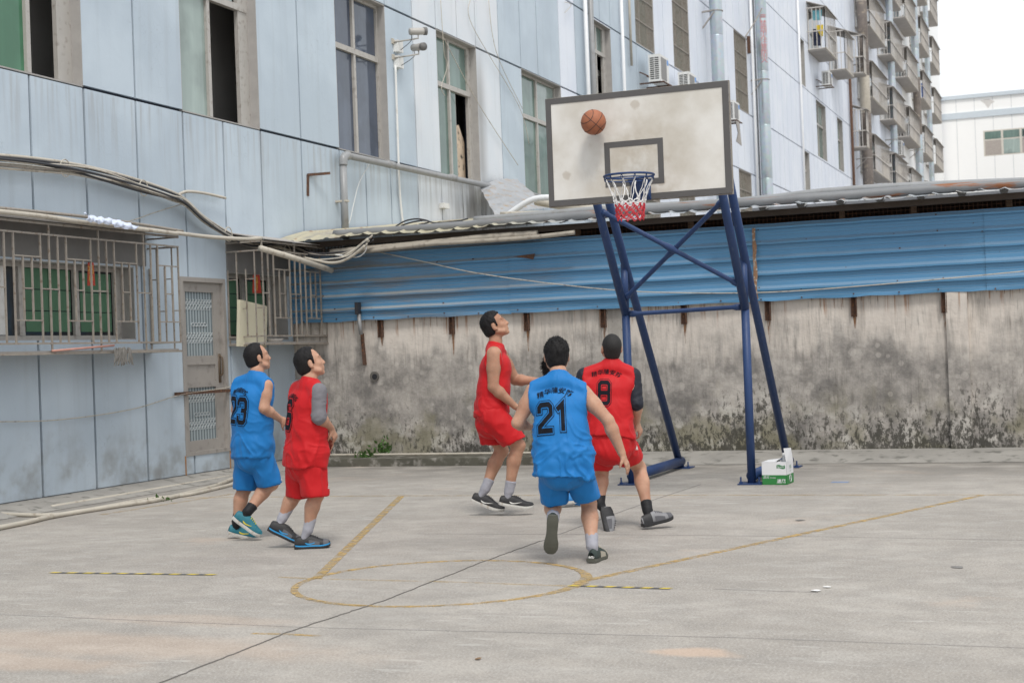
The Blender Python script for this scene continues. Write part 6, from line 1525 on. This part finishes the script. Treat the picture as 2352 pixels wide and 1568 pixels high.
# tall man in red, head thrown back
person(dict(label='tall man in red with black shoes looking up at the ball, left of the stand', group=GP, D=13.95, conv=c2, skin=SK2, jersey=M_RJ, scale=1.06, girth=1.12, flare=1.0, seed=3,
  J=dict(head=(222,132,.02), neck=(226,236,.02), shR=(216,296,-.17), shL=(252,300,.21), elR=(212,486,-.20), wrR=(338,598,-.16), elL=(338,446,.32), wrL=(462,450,.22),
         hipR=(206,664,-.10), hipL=(190,668,.10), knR=(358,822,-.08), anR=(303,1084,-.06), knL=(262,852,.14), anL=(166,1072,.06)),
  face=(.90,.44,.02), headup=(-.44,.90,0), head=1.10, hem=(215,640,0), hemn=(0.1,-1,0), hemR=(334,800,-.09), hemL=(208,812,.12), sflare=.96, fold=.0085,
  handR=((.75,-.4,.1),(-.2,.6,.4),.6), handL=((.9,.05,-.1),(.1,.5,.4),.5,-1),
  footR=((250,1166,-.08),(436,1196,-.02),(.05,1,0)), footL=((86,1146,.05),(256,1212,.06),(.35,1,0)),
  sock=.10, sockmat=M_SOCKG, shoe=dict(mat=M_SH_BLACK, solemat=M_SOLE_W, swoosh=M_LOGO), leg=1.06, arm=1.2, shoelen=1.04,
  hair=dict(front=.088, thick=.009, strands=1800, len=.011, stand=.4, flow=(0,-.1,.5), amp=.004, nape=.07, rec=.5), logo=((354,744,0), (.55,.1,-.8))))
# number 23 in blue
person(dict(label='man in blue jersey 23 at the left, jogging right in teal shoes', group=GP, D=12.8, conv=c1, skin=SK1, jersey=M_BJ, scale=.96, girth=1.06, flare=1.04, seed=4,
  J=dict(head=(268,178,.03), neck=(262,288,.0), shL=(142,362,.075), shR=(324,376,-.095), elL=(118,545,.20), wrL=(190,640,.32), elR=(312,532,-.16), wrR=(424,606,.02),
         hipL=(196,838,.07), hipR=(268,838,-.07), knL=(176,1085,.12), anL=(122,1322,.10), knR=(362,1056,.06), anR=(198,1250,-.10)),
  face=(.86,.20,.47), headup=(-.18,.98,-.05), head=1.0, hem=(232,868,0), hemn=(.1,-1,0), hemL=(184,1092,.10), hemR=(352,1062,.0), sflare=.98, fold=.008,
  handL=((.7,-.4,.4),(0,.5,.5),.7), handR=((.75,-.45,.2),(-.3,-.2,.8),.75,-1),
  footL=((62,1412,.10),(214,1446,.16),(-.05,1,0)), footR=((92,1304,-.12),(254,1418,-.10),(.5,.8,0)),
  sock=.075, sockmat=M_SOCKB, shoe=dict(mat=M_SH_TEAL, solemat=M_SOLE_W, toecol=M_YEL, swoosh=M_YEL), leg=1.08, arm=1.15,
  hair=dict(front=.048, thick=.009, strands=1400, len=.009, stand=.22, flow=(0,-.6,.1), amp=.003, nape=.072, rec=1.3, low=.05), logo=((424,1026,0), (.75,.1,-.65)),
  num=dict(t='23', H=.195, at=(194,545,0), w=.72, txt=(206,408,0), W=.15, size=.044, arch=.02)))
# number 6 in red over a grey long sleeve
person(dict(label='man in red jersey 6 over grey sleeves, watching the ball with hands together', group=GP, D=12.05, conv=c1, skin=SK1, jersey=M_RJ, scale=.97, girth=1.05, flare=1.04, seed=5,
  J=dict(head=(632,216,.02), neck=(632,330,.0), shL=(556,392,.13), shR=(682,410,-.11), elL=(640,600,.30), wrL=(742,716,.08), elR=(694,592,-.16), wrR=(776,668,-.02),
         hipL=(562,890,.06), hipR=(640,890,-.06), knL=(540,1120,.16), anL=(440,1294,.10), knR=(680,1132,-.02), anR=(618,1376,-.04)),
  face=(.90,.30,.30), headup=(-.28,.95,-.02), head=1.04, hem=(594,938,0), hemn=(0,-1,0), hemL=(556,1140,.12), hemR=(668,1142,-.06), sflare=1.0, fold=.0085,
  handL=((.5,-.75,-.1),(-.5,-.3,-.4),.7), handR=((.35,-.75,.25),(-.7,-.2,.4),.8,-1),
  footL=((340,1384,.06),(488,1452,.08),(.4,1,0)), footR=((532,1502,-.05),(774,1492,-.02),(0,1,0)), plantR=.0,
  sleeves=[('L', M_GREYSL, .15), ('R', M_GREYSL, .12)], sock=.10, sockmat=M_SOCKG, shoe=dict(mat=M_SH_BLACK, solemat=M_SH_BLACK, swoosh=M_SW_BLUE, accent=M_SW_BLUE, capmat=M_TOEG), arm=1.2, leg=1.06,
  hair=dict(front=.052, thick=.010, strands=1800, len=.010, stand=.22, flow=(0,-.6,.1), amp=.004, nape=.078, rec=1.2, low=.05), logo=((716,1080,0), (.7,.1,-.7)),
  num=dict(t='6', H=.21, at=(556,575,0), w=.64, txt=(566,450,0), W=.14, size=.042, arch=.02)))
# the player almost hidden behind number 21
person(dict(label='stooping player in blue mostly hidden behind number 21, black hair showing', group=GP, D=14.55, conv=c2, skin=SK2, jersey=M_BJ, scale=.97, girth=.95, seed=6,
  J=dict(head=(560,384,.0), neck=(600,452,.0), shL=(560,500,-.14), shR=(640,505,.16), elL=(560,640,-.1), wrL=(600,740,.0), elR=(660,640,.2), wrR=(640,740,.1),
         hipL=(640,800,-.09), hipR=(670,800,.09), knL=(640,960,-.1), anL=(668,1105,-.05), knR=(690,965,.1), anR=(745,1120,.06)),
  face=(.62,.2,.75), headup=(.0,1,0), head=1.0, hem=(650,820,0), hemL=(650,950,-.1), hemR=(700,955,.1), shortsmat=clothmat('navy_shorts_cloth', (.012, .016, .04)),
  handL=((.3,-.8,.2),(-.5,-.3,.4),.7), handR=((.2,-.8,.2),(-.5,-.3,.4),.7,-1),
  footL=((716,1150,-.05),(626,1158,-.08),(0,1,0)), footR=((840,1175,.1),(742,1182,.06),(0,1,0)),
  sock=.09, sockmat=M_SOCKB, shoe=dict(mat=M_SH_BLUE, solemat=M_SOLE_W), hair=dict(front=.085, thick=.016, strands=2600, len=.034, stand=.5, flow=(0,-1.0,.1), amp=.005, nape=.09)))
